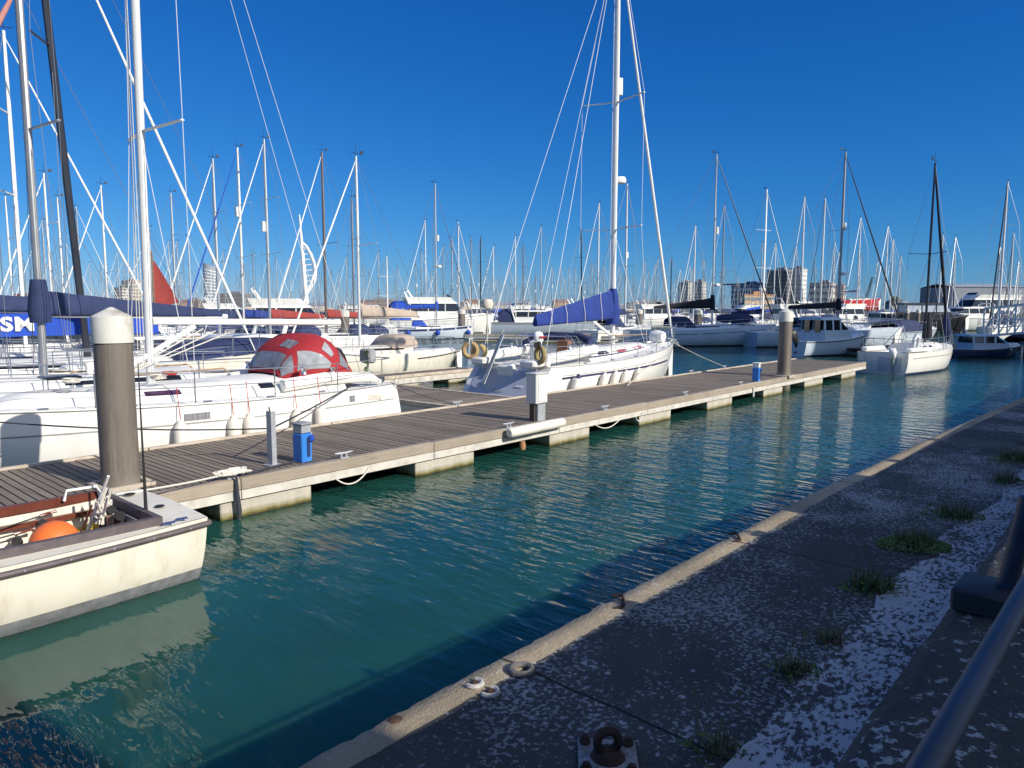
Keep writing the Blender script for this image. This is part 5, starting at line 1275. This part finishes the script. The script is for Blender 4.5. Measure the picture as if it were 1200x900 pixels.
yacht(453, 300, 72, -9, 'little white yacht seen from its stern with beige cover, left of the pale blue sloop', 7.5, B=2.5, cover=BEIGE, hood=None, stay=None, mt=.55)
yacht(498, 258, 92, A, 'yacht with plain white mast left of the pale blue sloop mast', cover=BLUE)
yacht(537, 260, 90, Bk, 'yacht with white mast and white furled sail right of the pale blue sloop', cover=BLUE2)
yacht(563, 278, 98, A, 'yacht with thin dark mast behind the stern rail of the blue covered yacht', mastm=ALUD, cover=NAVY, stay=None)
yacht(578, 288, 104, A, 'yacht with short bright white mast beside the thin dark mast', cover=BLUE2)
yacht(604, 277, 100, A, 'yacht with white mast and left leaning furled sail above the grey cruiser', cover=NAVY)
yacht(613, 287, 112, Bk, 'yacht with brown mast close to the right of the grey cruiser arch', mastm=BROWNM, cover=None, stay=None)
yacht(634, 265, 104, A, 'yacht with tall pale mast over the boom end of the blue sail cover', mastm=ALU, cover=None)
yacht(683, 270, 96, Bk, 'yacht with dark mast leaning over the blue sail cover', mastm=ALUD, cover=NAVY, rake=.03, stay=None)
yacht(702, 238, 84, A, 'yacht with pale mast just left of the tall mast of the blue covered yacht', cover=NAVY)
yacht(735, 215, 66, Bk, 'yacht with white mast and reflector just right of the tallest central mast', cover=NAVY, refl=.5, stay=None)
motorboat('long pale grey motor cruiser with navy side canopy berthed behind the middle jetty', at(648, 388, 79)[0], 93, 13.5, 3.8, 1.45, 1.9, GELG, NAVY, False, (.2, .5), 1.3, True, STRG)
jt0 = px(548, 392, .6); jt1 = px(752, 394, .6)
finger('jetty', 'long floating jetty across the middle distance behind the blue covered yacht', jt0, (jt1-jt0).normalized(), (jt1-jt0).length, 1.8, .6, fl=((.5, 3), (6, 9), (12, 15)))
def far_pile(x, D, lab, r=.28):
    loc, _ = at(x, 370, D); t = thing('mooring_pile', lab, 'pile', loc, 0, 'distant mooring piles')
    mb = MB(); mb.tube([(0, 0, -1), (0, 0, H-.5)], r, 14); mb.build('pile_shaft', PILE, t)
    mb = MB(); mb.lathe([(r*1.08, H-.5), (r*1.08, H-.12), (.02, H+.02)], (0, 0, 0), 14); mb.build('cap', PILEW, t)
far_pile(404, 46, 'thin brown pile with cap at the boom end of the near white yacht'); far_pile(541, 72, 'brown pile with white cap at the bow of the pale blue sloop', .36)
far_pile(703, 80, 'dark pile with white cap left of the tall mast of the blue covered yacht', .25); far_pile(749, 74, 'thick brown pile with white cap right of the tall mast of the blue covered yacht', .36)
far_pile(818, 64, 'brown pile beside the shaded pale blue yacht mast', .36)
far_pile(1063, 84, 'pale pile with white cap, left one of the pair at the dark wheelhouse', .22); far_pile(1076, 84, 'pale pile with white cap, right one of the pair at the dark wheelhouse', .22)
# -- right
t, h = yacht(840, 181, 57, 88, 'big shaded pale blue yacht with black boom cover beyond the blue covered yacht bow', 12.0, B=3.7, fs=1.25, fb=1.7, hull=GELB, mastm=ALU, mr=.105, cover=BLACKC, cover_h=(.75, .16), tophat=True, hood=NAVY, stay=ALUD, stay_r=.055, boom_z=3.0, radar=.24, refl=.56, spread=(.28, .62), boot=ANTIF, stripe=STRN, roofw=GELB, windows=1)  # blue grey of the shade is put into hull and roof colour
lt = Loc(t); mb = MB(); mb.lathe([(0, -1.5), (.2, -1.45), (.34, -1.0), (.36, 0), (.34, 1.0), (.2, 1.4), (0, 1.45)], (0, 0, 0), 12, m=Matrix.Rotation(math.pi/2, 3, 'Y'))
tag(mb.build('rolled_dinghy', NAVY, loc=lt.w((8.6, -.3, 2.15)), rot=(0, 0, t.rotation_euler[2])), 'rolled dinghy in navy cover lying on the foredeck of the shaded pale blue yacht', 'dinghy')
yacht(787, 302, 112, A, 'yacht with thin dark mast beyond the bow of the blue covered yacht', mastm=ALUD, cover=NAVY, stay=None)
yacht(815, 264, 86, A, 'yacht with plain white mast left of the shaded pale blue yacht mast', cover=BLUE)
yacht(849, 240, 92, A, 'yacht with slim grey mast just right of the shaded pale blue yacht mast', mastm=ALUG, cover=NAVY, stay=None)
yacht(899, 222, 72, 150, 'sunlit white yacht pointing towards us with white mast left of the far mooring pile', 10.5, cover=NAVY)
yacht(909, 285, 112, Bk, 'yacht with short white mast directly behind the far mooring pile', cover=BLUE)
yacht(944, 231, 82, A, 'yacht with slightly leaning white mast right of the far mooring pile', cover=NAVY, rake=-.02)
yacht(967, 232, 84, A, 'yacht with white mast and dark furled sail two masts right of the far pile', cover=BLACKC, stay=ALUD)
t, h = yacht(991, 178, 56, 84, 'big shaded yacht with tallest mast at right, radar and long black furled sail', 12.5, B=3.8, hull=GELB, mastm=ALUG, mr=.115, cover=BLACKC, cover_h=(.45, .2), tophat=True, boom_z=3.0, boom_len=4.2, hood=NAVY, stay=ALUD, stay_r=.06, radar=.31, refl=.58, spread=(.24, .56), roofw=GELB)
yacht(1009, 255, 102, Bk, 'yacht with plain white mast crossed by the long black furled sail', cover=NAVY, stay=None)
yacht(1041, 265, 96, Bk, 'yacht with white mast and dark forestay above the white cabin cruiser', cover=NAVY, stay=ALUD, stay_r=.03)
yacht(1047, 280, 110, A, 'yacht with shorter white mast close behind the white cabin cruiser mast', cover=BLUE)
yacht(1105, 275, 96, A, 'yacht with white mast behind the navy wrapped mast at right', cover=NAVY, stay=ALUD, stay_r=.03)
yacht(1181, 213, 66, A, 'yacht with white mast and black furled sail at the far right', 11, cover=NAVY, stay=ALUD, stay_r=.07)
yacht(1188, 273, 84, A, 'yacht with medium white mast near the right edge', cover=NAVY, stay=ALUD)
yacht(1194, 306, 98, A, 'yacht with shortest white mast at the right edge', cover=None, stay=None)
motorboat('white cabin cruiser lit by the sun beyond the shaded berths at right', at(1038, 385, 92)[0], 75, 7.5, 2.8, 1.2, 1.6, GEL, None, cabin=(.25, .62), ch=1.3)
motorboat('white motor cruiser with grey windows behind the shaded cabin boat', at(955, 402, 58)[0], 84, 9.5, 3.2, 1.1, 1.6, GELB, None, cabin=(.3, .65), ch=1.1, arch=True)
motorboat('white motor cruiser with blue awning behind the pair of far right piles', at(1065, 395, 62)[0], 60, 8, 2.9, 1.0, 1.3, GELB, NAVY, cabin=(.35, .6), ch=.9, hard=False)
motorboat('low white motor cruiser with dark windscreen right of the shaded pale blue yacht stern', at(862, 382, 80)[0], 70, 9, 3.0, 1.2, 1.6, GEL, None, cabin=(.3, .65), ch=1.1)
# small cabin boat with outboard at the end of the pontoon
t, h = motorboat('small pale cabin boat with two stern door windows and black outboard at the pontoon end', at(972, 416, 45.5)[0], 66, 6.4, 2.5, .95, 1.35, GELB, None, cabin=(.26, .60), ch=1.45, cabm=GELB)
for y_ in (-.42, .42):
    mb = MB(); mb.box((.26*6.4-.02, y_, 1.85), (.04, .42, .80), bev=.01); mb.build('door_window', GLASS, t, smooth=False)
ob = outboard(t, (-.2, -.35, 1.1), 0, (BLK, BLK), 1.5, R(-25))
# open-sterned trailer sailer at the end of the pontoon
AT = 52
loc, mz = at(1096, 191, 34.5)
T, TH = sailboat('small white sailing boat with open stern, outboard and navy wrapped mast at the pontoon end', loc, AT, 7.0, 2.35, .98, 1.20, GEL, ALUD, mz, .60, .056, .0, cover=None, boom_len=.1, boom_z=2.3, stay=BLACKC, stay_r=.075, hood=None, boot=STRN, spread=(.50,), windows=2, wr=.008, hullkw=dict(sw=.93, n=3.2, rake=.5, bowp=2.2), ck=True, backstay=False)
mb = MB(); mb.tube([(4.44, 0, 1.4), (4.44, 0, 1.6), (4.44, 0, 2.4), (4.44, 0, 2.75)], [.16, .22, .18, .10], 10); mb.build('mast_wrap', BLACKC, T)
bw_ = TH.p(1, 1.2); tp_ = V((4.44, 0, mz)); mb = MB(); q0 = V((bw_.x-.1, 0, 1.35)); dq = (tp_-q0).normalized(); mb.tube([q0+dq*.1, q0+dq*.3, q0+dq*1.1, q0+dq*1.45], [.10, .17, .16, .08], 10); mb.build('stay_wrap', NAVY, T)
mb = MB(); mb.box((-.005, -.30, .45), (.02, 1.0, .66)); mb.build('transom_panel', GELG, T, smooth=False)
strip_part(TH, 'hull_line', STRG, T, lambda q: .70+.1*q, lambda q: .735+.1*q, .06, .9, .008, 14)
mb = MB()
for k in range(3): mb.tube([(-.03, .75, .35+.25*k), (-.03, 1.1, .35+.25*k)], .014, 5)
for y_ in (.75, 1.1): mb.tube([(-.03, y_, .2), (-.03, y_, 1.0)], .016, 5)
mb.build('boarding_ladder', STEEL, T)
outboard(T, (-.28, -.55, .80), .3, (WHITEP, GALV), 1.15, R(-28))
mb = MB(); mb.tube([(1.0, -.85, 1.0), (.9, -.9, 1.55), (1.05, -.92, 1.72), (1.25, -.95, 1.6), (1.2, -.95, 1.1)], [.07, .08, .09, .09, .06], 8); mb.build('horseshoe_rescue_buoy', WHITEP, T)
mb = MB()
for a_, b_ in (((2.0, 1.0, 1.1), (2.3, .2, 2.15)), ((2.0, -.2, 1.1), (2.3, .2, 2.15)), ((2.7, .6, 1.1), (2.3, .2, 2.15))): mb.tube([a_, b_], .018, 5)
mb.build('crutch_tripod', STEEL, T)
mb = MB(); mb.box((1.1, .95, 1.08), (1.8, .34, .22), bev=.06); mb.box((1.1, -.95, 1.08), (1.8, .34, .22), bev=.06); mb.build('cockpit_seats', DECKW, T)
# trailing green wing of fouled hull beside it
mb = MB(); pA = at(1012, 441, 31.0)[0]
mb.grid([[(0, 0, -.02), (.5, .1, .05), (1.2, .3, .30)], [(.1, -.45, -.04), (.6, -.45, -.02), (1.3, -.5, -.03)]]); mb.grid([[(0, 0, -.05), (.5, .1, .0), (1.2, .3, .24)], [(.1, -.45, -.09), (.6, -.45, -.08), (1.3, -.5, -.09)]])
tag(mb.build('rudder_blade', ANTIG, T, loc=(-.5, 1.15, .05), rot=(0, 0, R(20))))
# small shaded launch at right
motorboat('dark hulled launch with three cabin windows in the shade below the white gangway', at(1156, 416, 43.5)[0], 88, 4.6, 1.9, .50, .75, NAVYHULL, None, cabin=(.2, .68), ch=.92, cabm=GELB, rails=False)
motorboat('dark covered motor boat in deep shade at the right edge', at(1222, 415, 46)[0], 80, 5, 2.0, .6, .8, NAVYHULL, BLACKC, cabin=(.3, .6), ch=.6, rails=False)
# white truss gangway from the right quay down to the berths
gA = at(1157, 392, 62)[0]+V((0, 0, .6)); gB = gA+V((.66, -.75, 0))*17+V((0, 0, 2.6))
gw = thing('gangway', 'white steel truss gangway with open roof frame sloping up at the right edge', 'gangway', gA, math.atan2((gB-gA).y, (gB-gA).x))
gl_ = (gB-gA).xy.length; nb = 15
def gp(u, y, z): return (gl_*u, y, 2.0*u+z)
for y_ in (-1.2, 1.2):
    mb = MB()
    mb.bar(gp(0, y_, 0), gp(1, y_, 0), .14, .2); mb.bar(gp(0, y_, 2.35), gp(1, y_, 2.35), .14, .16); mb.bar(gp(0, y_, 1.15), gp(1, y_, 1.15), .06, .06); mb.bar(gp(0, y_, .6), gp(1, y_, .6), .05, .05)
    for k in range(nb+1): mb.bar(gp(k/nb, y_, 0), gp(k/nb, y_, 2.35), .13, .12)
    for k in range(nb): mb.bar(gp(k/nb, y_, 0.05), gp((k+1)/nb, y_, 2.3), .10, .09)
    mb.build('side_truss', WHITEP, gw, smooth=False)
mb = MB(); 
for k in range(nb+1): mb.bar(gp(k/nb, -1.2, 2.38), gp(k/nb, 1.2, 2.38), .16, .10)
for k in range(nb): mb.bar(gp(k/nb, -1.15, 2.36), gp((k+1)/nb, 1.15, 2.36), .09, .08)
mb.build('roof_frame', WHITEP, gw, smooth=False)
mb = MB(); mb.grid([[gp(0, -1.1, .05), gp(0, 1.1, .05)], [gp(1, -1.1, .05), gp(1, 1.1, .05)]]); mb.build('walkway', GALV, gw, smooth=False)
finger('pontoon', 'floating pontoon in shade running behind the small sailing boat at right', px(1000, 408, .5), (px(1195, 402, .5)-px(1000, 408, .5)).normalized(), 18, 2.2, .5, fl=((.5, 3), (6, 9), (12, 15)))
# hardstanding on the right shore with red yacht, shed, workboats
mb = MB(); a = [at(880, 370, 150)[0], at(1400, 370, 120)[0], at(1500, 370, 520)[0], at(880, 370, 560)[0]]
top = [p+V((0, 0, 2.2)) for p in a]; mb.grid([a, top], True); mb.poly(top); tag(mb.build('hardstanding', M('yard_concrete', (.22, .21, .19), .9, var=.2, vs=.2), smooth=False), kind='structure')
t, h = sailboat('red yacht with white deck propped up on the hardstanding at right', at(1006, 360, 152)[0], 84, 11, 3.5, 1.3, 1.7, REDHULL, ALUW, 10.8, .55, .10, cover=NAVY, boom_z=3.0, stay=None, hood=None, windows=1, wr=.03, hullkw=dict(draft=.9), boot=WHITEP)
t.location.z = 3.4
mb = MB(); 
for x_ in (2, 5, 8.5):
    for s_ in (1, -1): mb.tube([(x_, s_*1.9, -1.2), (x_, s_*1.1, .2)], .08, 5)
    mb.box((x_, 0, -1.05), (.3, 3.8, .3))
mb.build('cradle', GALV, t)
text_mesh('LIFEBOAT', .7, 'lettering', WHITEP, t, (8.2, -1.78, .95), (R(90), 0, 0), .01) if False else None
for x, y, lab in ((1003, 362, 'orange plastic bin on the far workboat quay, right one'), (996, 364, 'orange bag beside the orange bin on the far quay')):
    p = at(x, y, 149)[0]; mb = MB(); mb.box((0, 0, 3.0), (2.6 if x > 1000 else 1.4, 1.2, 1.7), bev=.12); tag(mb.build('orange_bin', ORANGE, loc=p), lab, 'bin')
sh = thing('boat_shed', 'long dark grey metal boat shed at the right behind the motor yacht', 'building', at(1138, 350, 210)[0]+V((0, 0, 2.2)), R(8))
mb = MB(); mb.box((0, 0, 3.4), (22, 14, 6.8)); mb.build('wall', M('shed_grey', (.16, .18, .21), .6, var=.06, vs=1), sh, smooth=False)
mb = MB(); mb.grid([[(-11.3, -7.3, 6.8), (11.3, -7.3, 6.8)], [(-11.3, 0, 7.9), (11.3, 0, 7.9)], [(-11.3, 7.3, 6.8), (11.3, 7.3, 6.8)]]); mb.build('roof', GALV, sh, smooth=False)
mb = MB(); mb.box((13.4, 0, 3.0), (4.6, 12, 6.0)); mb.build('annex', WHITEP, sh, smooth=False)
motorboat('big motor yacht with black hull stripe and white flybridge at right below the shed', at(1150, 372, 112)[0]+V((0, 0, 0)), 265, 16, 4.6, 2.1, 2.9, BLACKHULL, None, True, (.2, .7), 2.4)
motorboat('white motor yacht lying in front of the big black hulled motor yacht', at(1128, 375, 96)[0], 265, 11, 3.6, 1.6, 2.2, GEL, None, False, (.25, .65), 1.5, True)
motorboat('dark workboat with black rounded wheelhouse behind the pair of piles at right', at(1090, 380, 88)[0], 95, 9, 3.4, 1.6, 2.2, BLACKHULL, None, False, (.12, .7), 2.0, cabm=BLACKHULL, winm=GELG)
motorboat('grey workboat moored below the red yacht', at(1010, 372, 128)[0], 85, 12, 3.6, 1.2, 1.7, M('hull_grey', (.16, .16, .16), .6), None, False, (.1, .35), 2.2)
motorboat('white pilot boat with tall wheelhouse beyond the far mooring pile', at(945, 368, 140)[0], 85, 11, 3.6, 1.5, 2.1, REDHULL, None, False, (.3, .6), 2.8)
# ================================================================ far fleet: five kinds, copied
rng = random.Random(21)
protos = []
for k, (hull, mm, cov, stay, lab, grp) in enumerate((
        (GEL, ALUF, NAVY, SAILW, 'distant white yacht with pale mast and navy sail cover in the crowded far berths', 'distant yachts with navy sail covers'),
        (GEL, ALU, BLUE2, None, 'distant white yacht with bright blue sail cover in the crowded far berths', 'distant yachts with blue sail covers'),
        (GEL, ALUF, None, SAILW, 'distant white yacht with bare boom and furled white foresail in the far berths', 'distant yachts with bare booms'),
        (NAVYHULL, ALUG, BEIGE, None, 'distant dark hulled yacht with beige sail cover in the far berths', 'distant dark hulled yachts'),
        (GELB, ALUF, SAILW, ALUD, 'distant yacht with white sail cover and dark furled foresail in the far berths', 'distant yachts with white sail covers'))):
    t, h = sailboat(lab, V((0, 0, 0)), 0, 9.6, 3.1, 1.0, 1.35, hull, mm, 12.2, .57, .10, cover=cov, stay=stay, hood=NAVY if k in (0, 3) else None, windows=1, wr=.02, stay_r=.032, lod=0, lifelines=False, boom_z=2.5, group=grp, refl=.6 if k == 4 else 0)
    protos.append(t)
index_kids(None)
used = [False]*5
def place(x, D, az, hz):
    k = rng.choices(range(5), (4, 2, 4, 1.2, 2))[0]
    loc = at(x, 362, D)[0]
    o = protos[k] if not used[k] else copy_tree(protos[k]); used[k] = True
    s_ = hz/12.2; o.location = loc-fwd(az)*(.57*9.6*s_); o.rotation_euler = (0, 0, rot_for(az)); o.scale = (s_, s_, s_)
spots = []
for (x0, x1, n, d0, d1) in ((0, 250, 26, 60, 150), (250, 560, 26, 95, 200), (560, 800, 46, 115, 260), (800, 885, 9, 130, 240), (885, 1000, 5, 105, 118), (1000, 1200, 4, 100, 118)):
    for i in range(n):
        x = x0+(x1-x0)*(i+rng.random())/n; D = rng.uniform(d0, d1)
        if x > 885 and D > 118: D = rng.uniform(95, 118)
        place(x, D, rng.choice((A, A, Bk, Bk))+rng.gauss(0, 5), rng.choice((9.5, 11, 12, 12.5, 13.5))*(1 if x > 250 else .92))
# a few far motor cruisers between them
mk_, h = motorboat('distant white motor cruiser with flybridge among the far berths', V((0, 0, 0)), 0, 11, 3.6, 1.4, 1.9, GEL, None, True, (.25, .65), 1.7, rails=False, group='distant motor cruisers'); index_kids(None)
first = True
for x, D, az in ((440, 130, 80), (565, 118, 75), (602, 140, 250), (690, 105, 80), (770, 110, 75), (760, 150, 255), (420, 160, 80), (270, 95, 75), (500, 150, 260), (830, 120, 80), (870, 130, 255), (120, 80, 70), (30, 90, 75), (640, 180, 80), (930, 105, 75), (985, 100, 255)):
    o = mk_ if first else copy_tree(mk_); first = False
    o.location = at(x, 362, D)[0]-fwd(az)*5.5; o.rotation_euler = (0, 0, rot_for(az))
# ================================================================ far shores and buildings
SHORE = M('shore_stone', (.24, .22, .19), .9, var=.25, vs=.05)
def land(name, pts, z):
    mb = MB(); a = pts; tp = [p+V((0, 0, z)) for p in a]; mb.grid([a, tp], True); mb.poly(tp); tag(mb.build(name, SHORE, smooth=False), kind='structure')
land('far_shore', [at(-400, 362, 480)[0], at(300, 362, 420)[0], at(470, 362, 620)[0], at(900, 362, 640)[0], at(900, 362, 3000)[0], at(-400, 362, 3000)[0]], 2.6)
# promenade wall across the middle with rail
pw = thing('breakwater', 'long grey breakwater wall with railing behind the crowded middle masts', 'breakwater', at(500, 362, 300)[0], 0)
d = at(905, 362, 250)[0]-at(500, 362, 300)[0]; ln = d.length; pw.rotation_euler[2] = math.atan2(d.y, d.x)
mb = MB(); mb.box((ln/2, 0, 1.2), (ln, 5, 3.6)); mb.build('wall', M('breakwater_grey', (.26, .25, .23), .9, var=.2, vs=.3), pw, smooth=False)
mb = MB(); mb.bar((0, -2.3, 4.0), (ln, -2.3, 4.0), .12, .10)
for k in range(int(ln/3)): mb.bar((k*3, -2.3, 3.0), (k*3, -2.3, 4.0), .1, .1)
mb.build('railing', ALUG, pw, smooth=False)
def block(x0, x1, yt, D, label, col, floors, winc=(.20, .20, .20), rz=0.0, depth=None, roofc=(.25, .24, .23), name='apartment_tower', extra=None, zb=2.6, cat='building'):
    p, _ = at((x0+x1)/2, 362, D); _, zt = at(0, yt, D); wd = (x1-x0)*D/F
    t = thing(name, label, cat, p+V((0, 0, zb)), rz); hh_ = zt-zb; dp = depth or wd*.7
    mb = MB(); mb.box((0, 0, hh_/2), (wd, dp, hh_)); mb.build('wall', M(name+'_wall', col, .8, var=.08, vs=.3), t, smooth=False)
    mb = MB(); mb.box((0, 0, hh_+.4), (wd*1.02, dp*1.02, .8)); mb.box((wd*.1, 0, hh_+1.6), (wd*.4, dp*.4, 1.6)); mb.build('roof', M(name+'_roof', roofc, .8), t, smooth=False)
    wm = M(name+'_glass', winc, .15, var=.3, vs=.6); fh = hh_/floors; nb_ = max(2, int(wd/4.5))
    for j in range(floors):
        mb = MB(); mb.box((0, 0, fh*(j+.55)), (wd+.16, dp+.16, fh*.42)); mb.build('window_row', wm, t, smooth=False)
    return t, wd, dp, hh_
block(796, 809, 332, 560, 'left tower of the pair of pale tower blocks right of the blue covered yacht', (.50, .46, .40), 8, winc=(.34, .32, .29), rz=-.8)
block(812, 825, 331, 570, 'right tower of the pair of pale tower blocks', (.58, .54, .48), 8, winc=(.34, .32, .29), rz=-.8)
t, wd, dp, hh_ = block(861, 895, 334, 520, 'white and blue office building with overhanging flat roof', (.50, .50, .50), 5, (.03, .05, .16), roofc=(.04, .07, .22), rz=-.75, name='office_building')
mb = MB(); mb.box((-wd*.1, 0, hh_+.6), (wd*1.5, dp*1.1, 1.0)); mb.build('roof_canopy', NAVYHULL, t, smooth=False)
block(900, 924, 318, 480, 'big slab block, tallest at right, its shade put into dark grey', (.13, .12, .12), 10, winc=(.06, .06, .065), rz=-.75, depth=9, name='slab_block'); block(925, 941, 316, 486, 'sunlit end of the slab block, its light put into a white wall', (.62, .60, .56), 9, winc=(.45, .44, .42), rz=-.75, depth=9, name='slab_block')  # one building: shaded face and lit end get separate wall colours
block(951, 975, 333, 470, 'cream low block with flat roof behind the tall dark mast', (.55, .50, .42), 4, rz=-.7, name='low_block'); block(976, 988, 335, 470, 'pinkish low block at the right of the cream one', (.50, .33, .25), 4, rz=-.7, name='low_block')
block(866, 902, 347, 380, 'low orange roofed waterside house row left of the far pile', (.55, .40, .25), 2, roofc=(.45, .25, .12), rz=.1, name='waterside_house')
block(137, 150, 338, 620, 'pale concrete flats at the left with many windows', (.55, .50, .42), 7, rz=-.4, name='flats'); block(147, 164, 330, 660, 'taller flats with reddish top at the left behind the pale ones', (.50, .42, .33), 8, rz=-.4, roofc=(.32, .14, .09), name='flats')
block(103, 132, 352, 560, 'row of red brick houses left of the pale flats', (.32, .17, .11), 3, rz=-.2, roofc=(.22, .10, .07), name='brick_terrace'); block(0, 60, 348, 540, 'long red brick terrace at the far left shore', (.34, .19, .12), 3, rz=-.2, roofc=(.24, .11, .08), name='brick_terrace')
block(62, 102, 351, 600, 'brick terrace with pale bays between the long terrace and the red houses', (.42, .30, .22), 3, rz=-.2, roofc=(.24, .11, .08), name='brick_terrace')
block(222, 236, 352, 620, 'low dark brick building left of the rounded glass tower', (.22, .15, .12), 3, rz=-.2, name='brick_terrace'); block(262, 291, 345, 640, 'flat grey brown building right of the rounded glass tower', (.25, .22, .20), 4, rz=-.2, name='harbour_building')
block(292, 330, 353, 600, 'low pale ferry building right of the flat grey one', (.45, .44, .42), 3, rz=-.1, name='harbour_building'); block(425, 462, 352, 640, 'low reddish shore building left of the flybridge motor yacht', (.36, .24, .17), 3, name='harbour_building'); block(470, 545, 355, 660, 'long low grey shore building behind the pale blue sloop', (.30, .28, .26), 2, name='harbour_building')
block(735, 785, 356, 560, 'long low white terminal building behind the breakwater', (.60, .60, .58), 2, name='terminal_building')
# rounded glass tower
t = thing('glass_tower', 'rounded glass residential tower with curved top above the left masts', 'building', at(248, 362, 820)[0]+V((0, 0, 2.6)), .2)
mb = MB(); rows = []
for k in range(15):
    z = 52*k/14; row = []
    for j in range(20):
        a = 2*math.pi*j/20; row.append((7.5*math.cos(a), 6*math.sin(a), z*(1-.09*(1+math.cos(a))*.5*(k/14))))
    rows.append(row)
mb.grid(rows, True); mb.fan(rows[-1]); mb.build('facade', M('tower_facade', (.30, .35, .38), .3, var=.1, vs=.2), t)
for k in range(1, 13):
    mb = MB(); row0 = []; row1 = []
    for j in range(21):
        a = 2*math.pi*j/20; z = 52*k/14; zz = z*(1-.09*(1+math.cos(a))*.5*(k/14)); row0.append((7.6*math.cos(a), 6.1*math.sin(a), zz)); row1.append((7.6*math.cos(a), 6.1*math.sin(a), zz+1.1))
    mb.grid([row0, row1]); mb.build('floor_band', WHITEP, t)
# sail shaped observation tower
sp, ztop = at(354.5, 254, 1000); S0 = at(358, 362, 1000)[0]
t = thing('observation_tower', 'tall white tower shaped like a spinnaker sail on the skyline', 'tower', S0, 0)
sx = 1000/F
def st(x, y): return V(((x-358)*sx, 0, H+(362-y)*sx))
mb = MB(); mb.tube([st(360, 366), st(358, 330), st(356, 290), st(354.3, 254)], [3.2, 3.0, 2.4, .8], 8); mb.tube([st(356, 366), st(357, 345), st(357.5, 330)], [2.0, 1.8, 1.6], 8); mb.build('shaft', WHITEP, t)
curve = [(355.8, 285), (361, 290), (366, 299), (369.5, 309), (371, 319), (369.5, 329), (365, 338), (360, 345)]
mb = MB(); mb.tube([st(*c) for c in curve], [1.5, 1.9, 2.1, 2.2, 2.2, 2.1, 2.0, 1.9], 8); mb.tube([st(x-1.5, y) + V((0, 6, 0)) for x, y in curve], 1.1, 8); mb.build('sail_edge', WHITEP, t)
for k in range(1, 9):
    y = 287+k*6.2; xr = max(357, 371-((y-319)/36)**2*14); mb = MB(); mb.bar(st(357, y), st(xr, y-1.5), .8, 1.3); mb.build('rib', WHITEP, t)
mb = MB(); mb.box((st(358.5, 293)), (4, 4, 5), bev=.6); mb.build('viewing_deck', GELG, t)
# scattered low shore buildings
for k in range(34):
    rg = random.Random(100+k); x = 5+k*36+rg.uniform(-8, 8); wd = rg.uniform(14, 30); y = rg.uniform(353, 358.5)
    if x > 1080: continue
    kind = k % 3; col = ((.38, .24, .17), (.50, .47, .42), (.24, .24, .25))[kind]
    t = thing('shore_building', ('distant low red brick building on the far shore', 'distant low pale building on the far shore', 'distant low grey building on the far shore')[kind], 'building', at(x, 362, 680+rg.uniform(0, 90))[0]+V((0, 0, 2.6)), rg.uniform(-.3, .3), ('distant brick shore buildings', 'distant pale shore buildings', 'distant grey shore buildings')[kind])
    if 'sb%d' % kind not in bpy.data.materials: M('sb%d' % kind, col, .85, var=.1, vs=.2)
    hh_ = (362-y)*690/F; w_ = wd*690/F
    mb = MB(); mb.box((0, 0, hh_/2), (w_, 12, hh_)); mb.build('wall', bpy.data.materials['sb%d' % kind], t, smooth=False)
    mb = MB(); mb.grid([[(-w_/2, -6.5, hh_), (w_/2, -6.5, hh_)], [(-w_/2, 0, hh_+2.5), (w_/2, 0, hh_+2.5)], [(-w_/2, 6.5, hh_), (w_/2, 6.5, hh_)]]); mb.build('roof', BRICK if kind == 0 else GALV, t, smooth=False)
# round tree and little crane at right
LEAF = M('leaf_dark', (.045, .085, .025), .7, var=.4, vs=1.5)
t = thing('tree', 'single dark green round tree on the skyline at right', 'tree', at(1049, 362, 330)[0]+V((0, 0, 2.2)), 0)
mb = MB(); mb.tube([(0, 0, 0), (.1, 0, 2.5), (0, 0, 5)], [.3, .22, .1], 7); mb.tube([(.1, 0, 2.3), (1.6, .3, 4.6)], [.15, .05], 5); mb.tube([(.1, 0, 2.5), (-1.5, -.3, 4.8)], [.15, .05], 5); mb.build('trunk', WOODM, t)
mb = MB(); rg = random.Random(8)
for i in range(1500):
    v_ = V((rg.gauss(0, 1), rg.gauss(0, 1), rg.gauss(0, 1))).normalized(); r_ = 2.7*rg.random()**.35*(1+.18*math.sin(5*v_.x+3*v_.z)); c = V((v_.x*r_*1.15, v_.y*r_, 4.4+v_.z*r_*.75)); u = V((rg.gauss(0, 1), rg.gauss(0, 1), rg.gauss(0, 1))).normalized(); q = u.orthogonal().normalized(); mb.poly([c-u*.28, c+q*.14, c+u*.28, c-q*.14])
mb.build('crown', LEAF, t, smooth=False)
t = thing('crane', 'small dark lattice crane jib beside the red yacht mast', 'crane', at(1013, 362, 340)[0]+V((0, 0, 2.2)), 0)
mb = MB(); mb.box((0, 0, 1.6), (3, 2.4, 3.2), bev=.2); mb.build('cab', ALUD, t)
mb = MB()
for dx, dy in ((-.5, -.5), (.5, -.5), (.5, .5), (-.5, .5)): mb.bar((dx, dy, 3), (3+dx*.4, dy*.4, 15.5), .16, .16)
for k in range(9):
    u = k/9; v_ = (k+1)/9; mb.bar((-.5+3*u+.2*u, -.5, 3+12.5*u), (.5+3*v_-.2*v_, -.5, 3+12.5*v_), .1, .1)
mb.build('jib', ALUD, t, smooth=False)
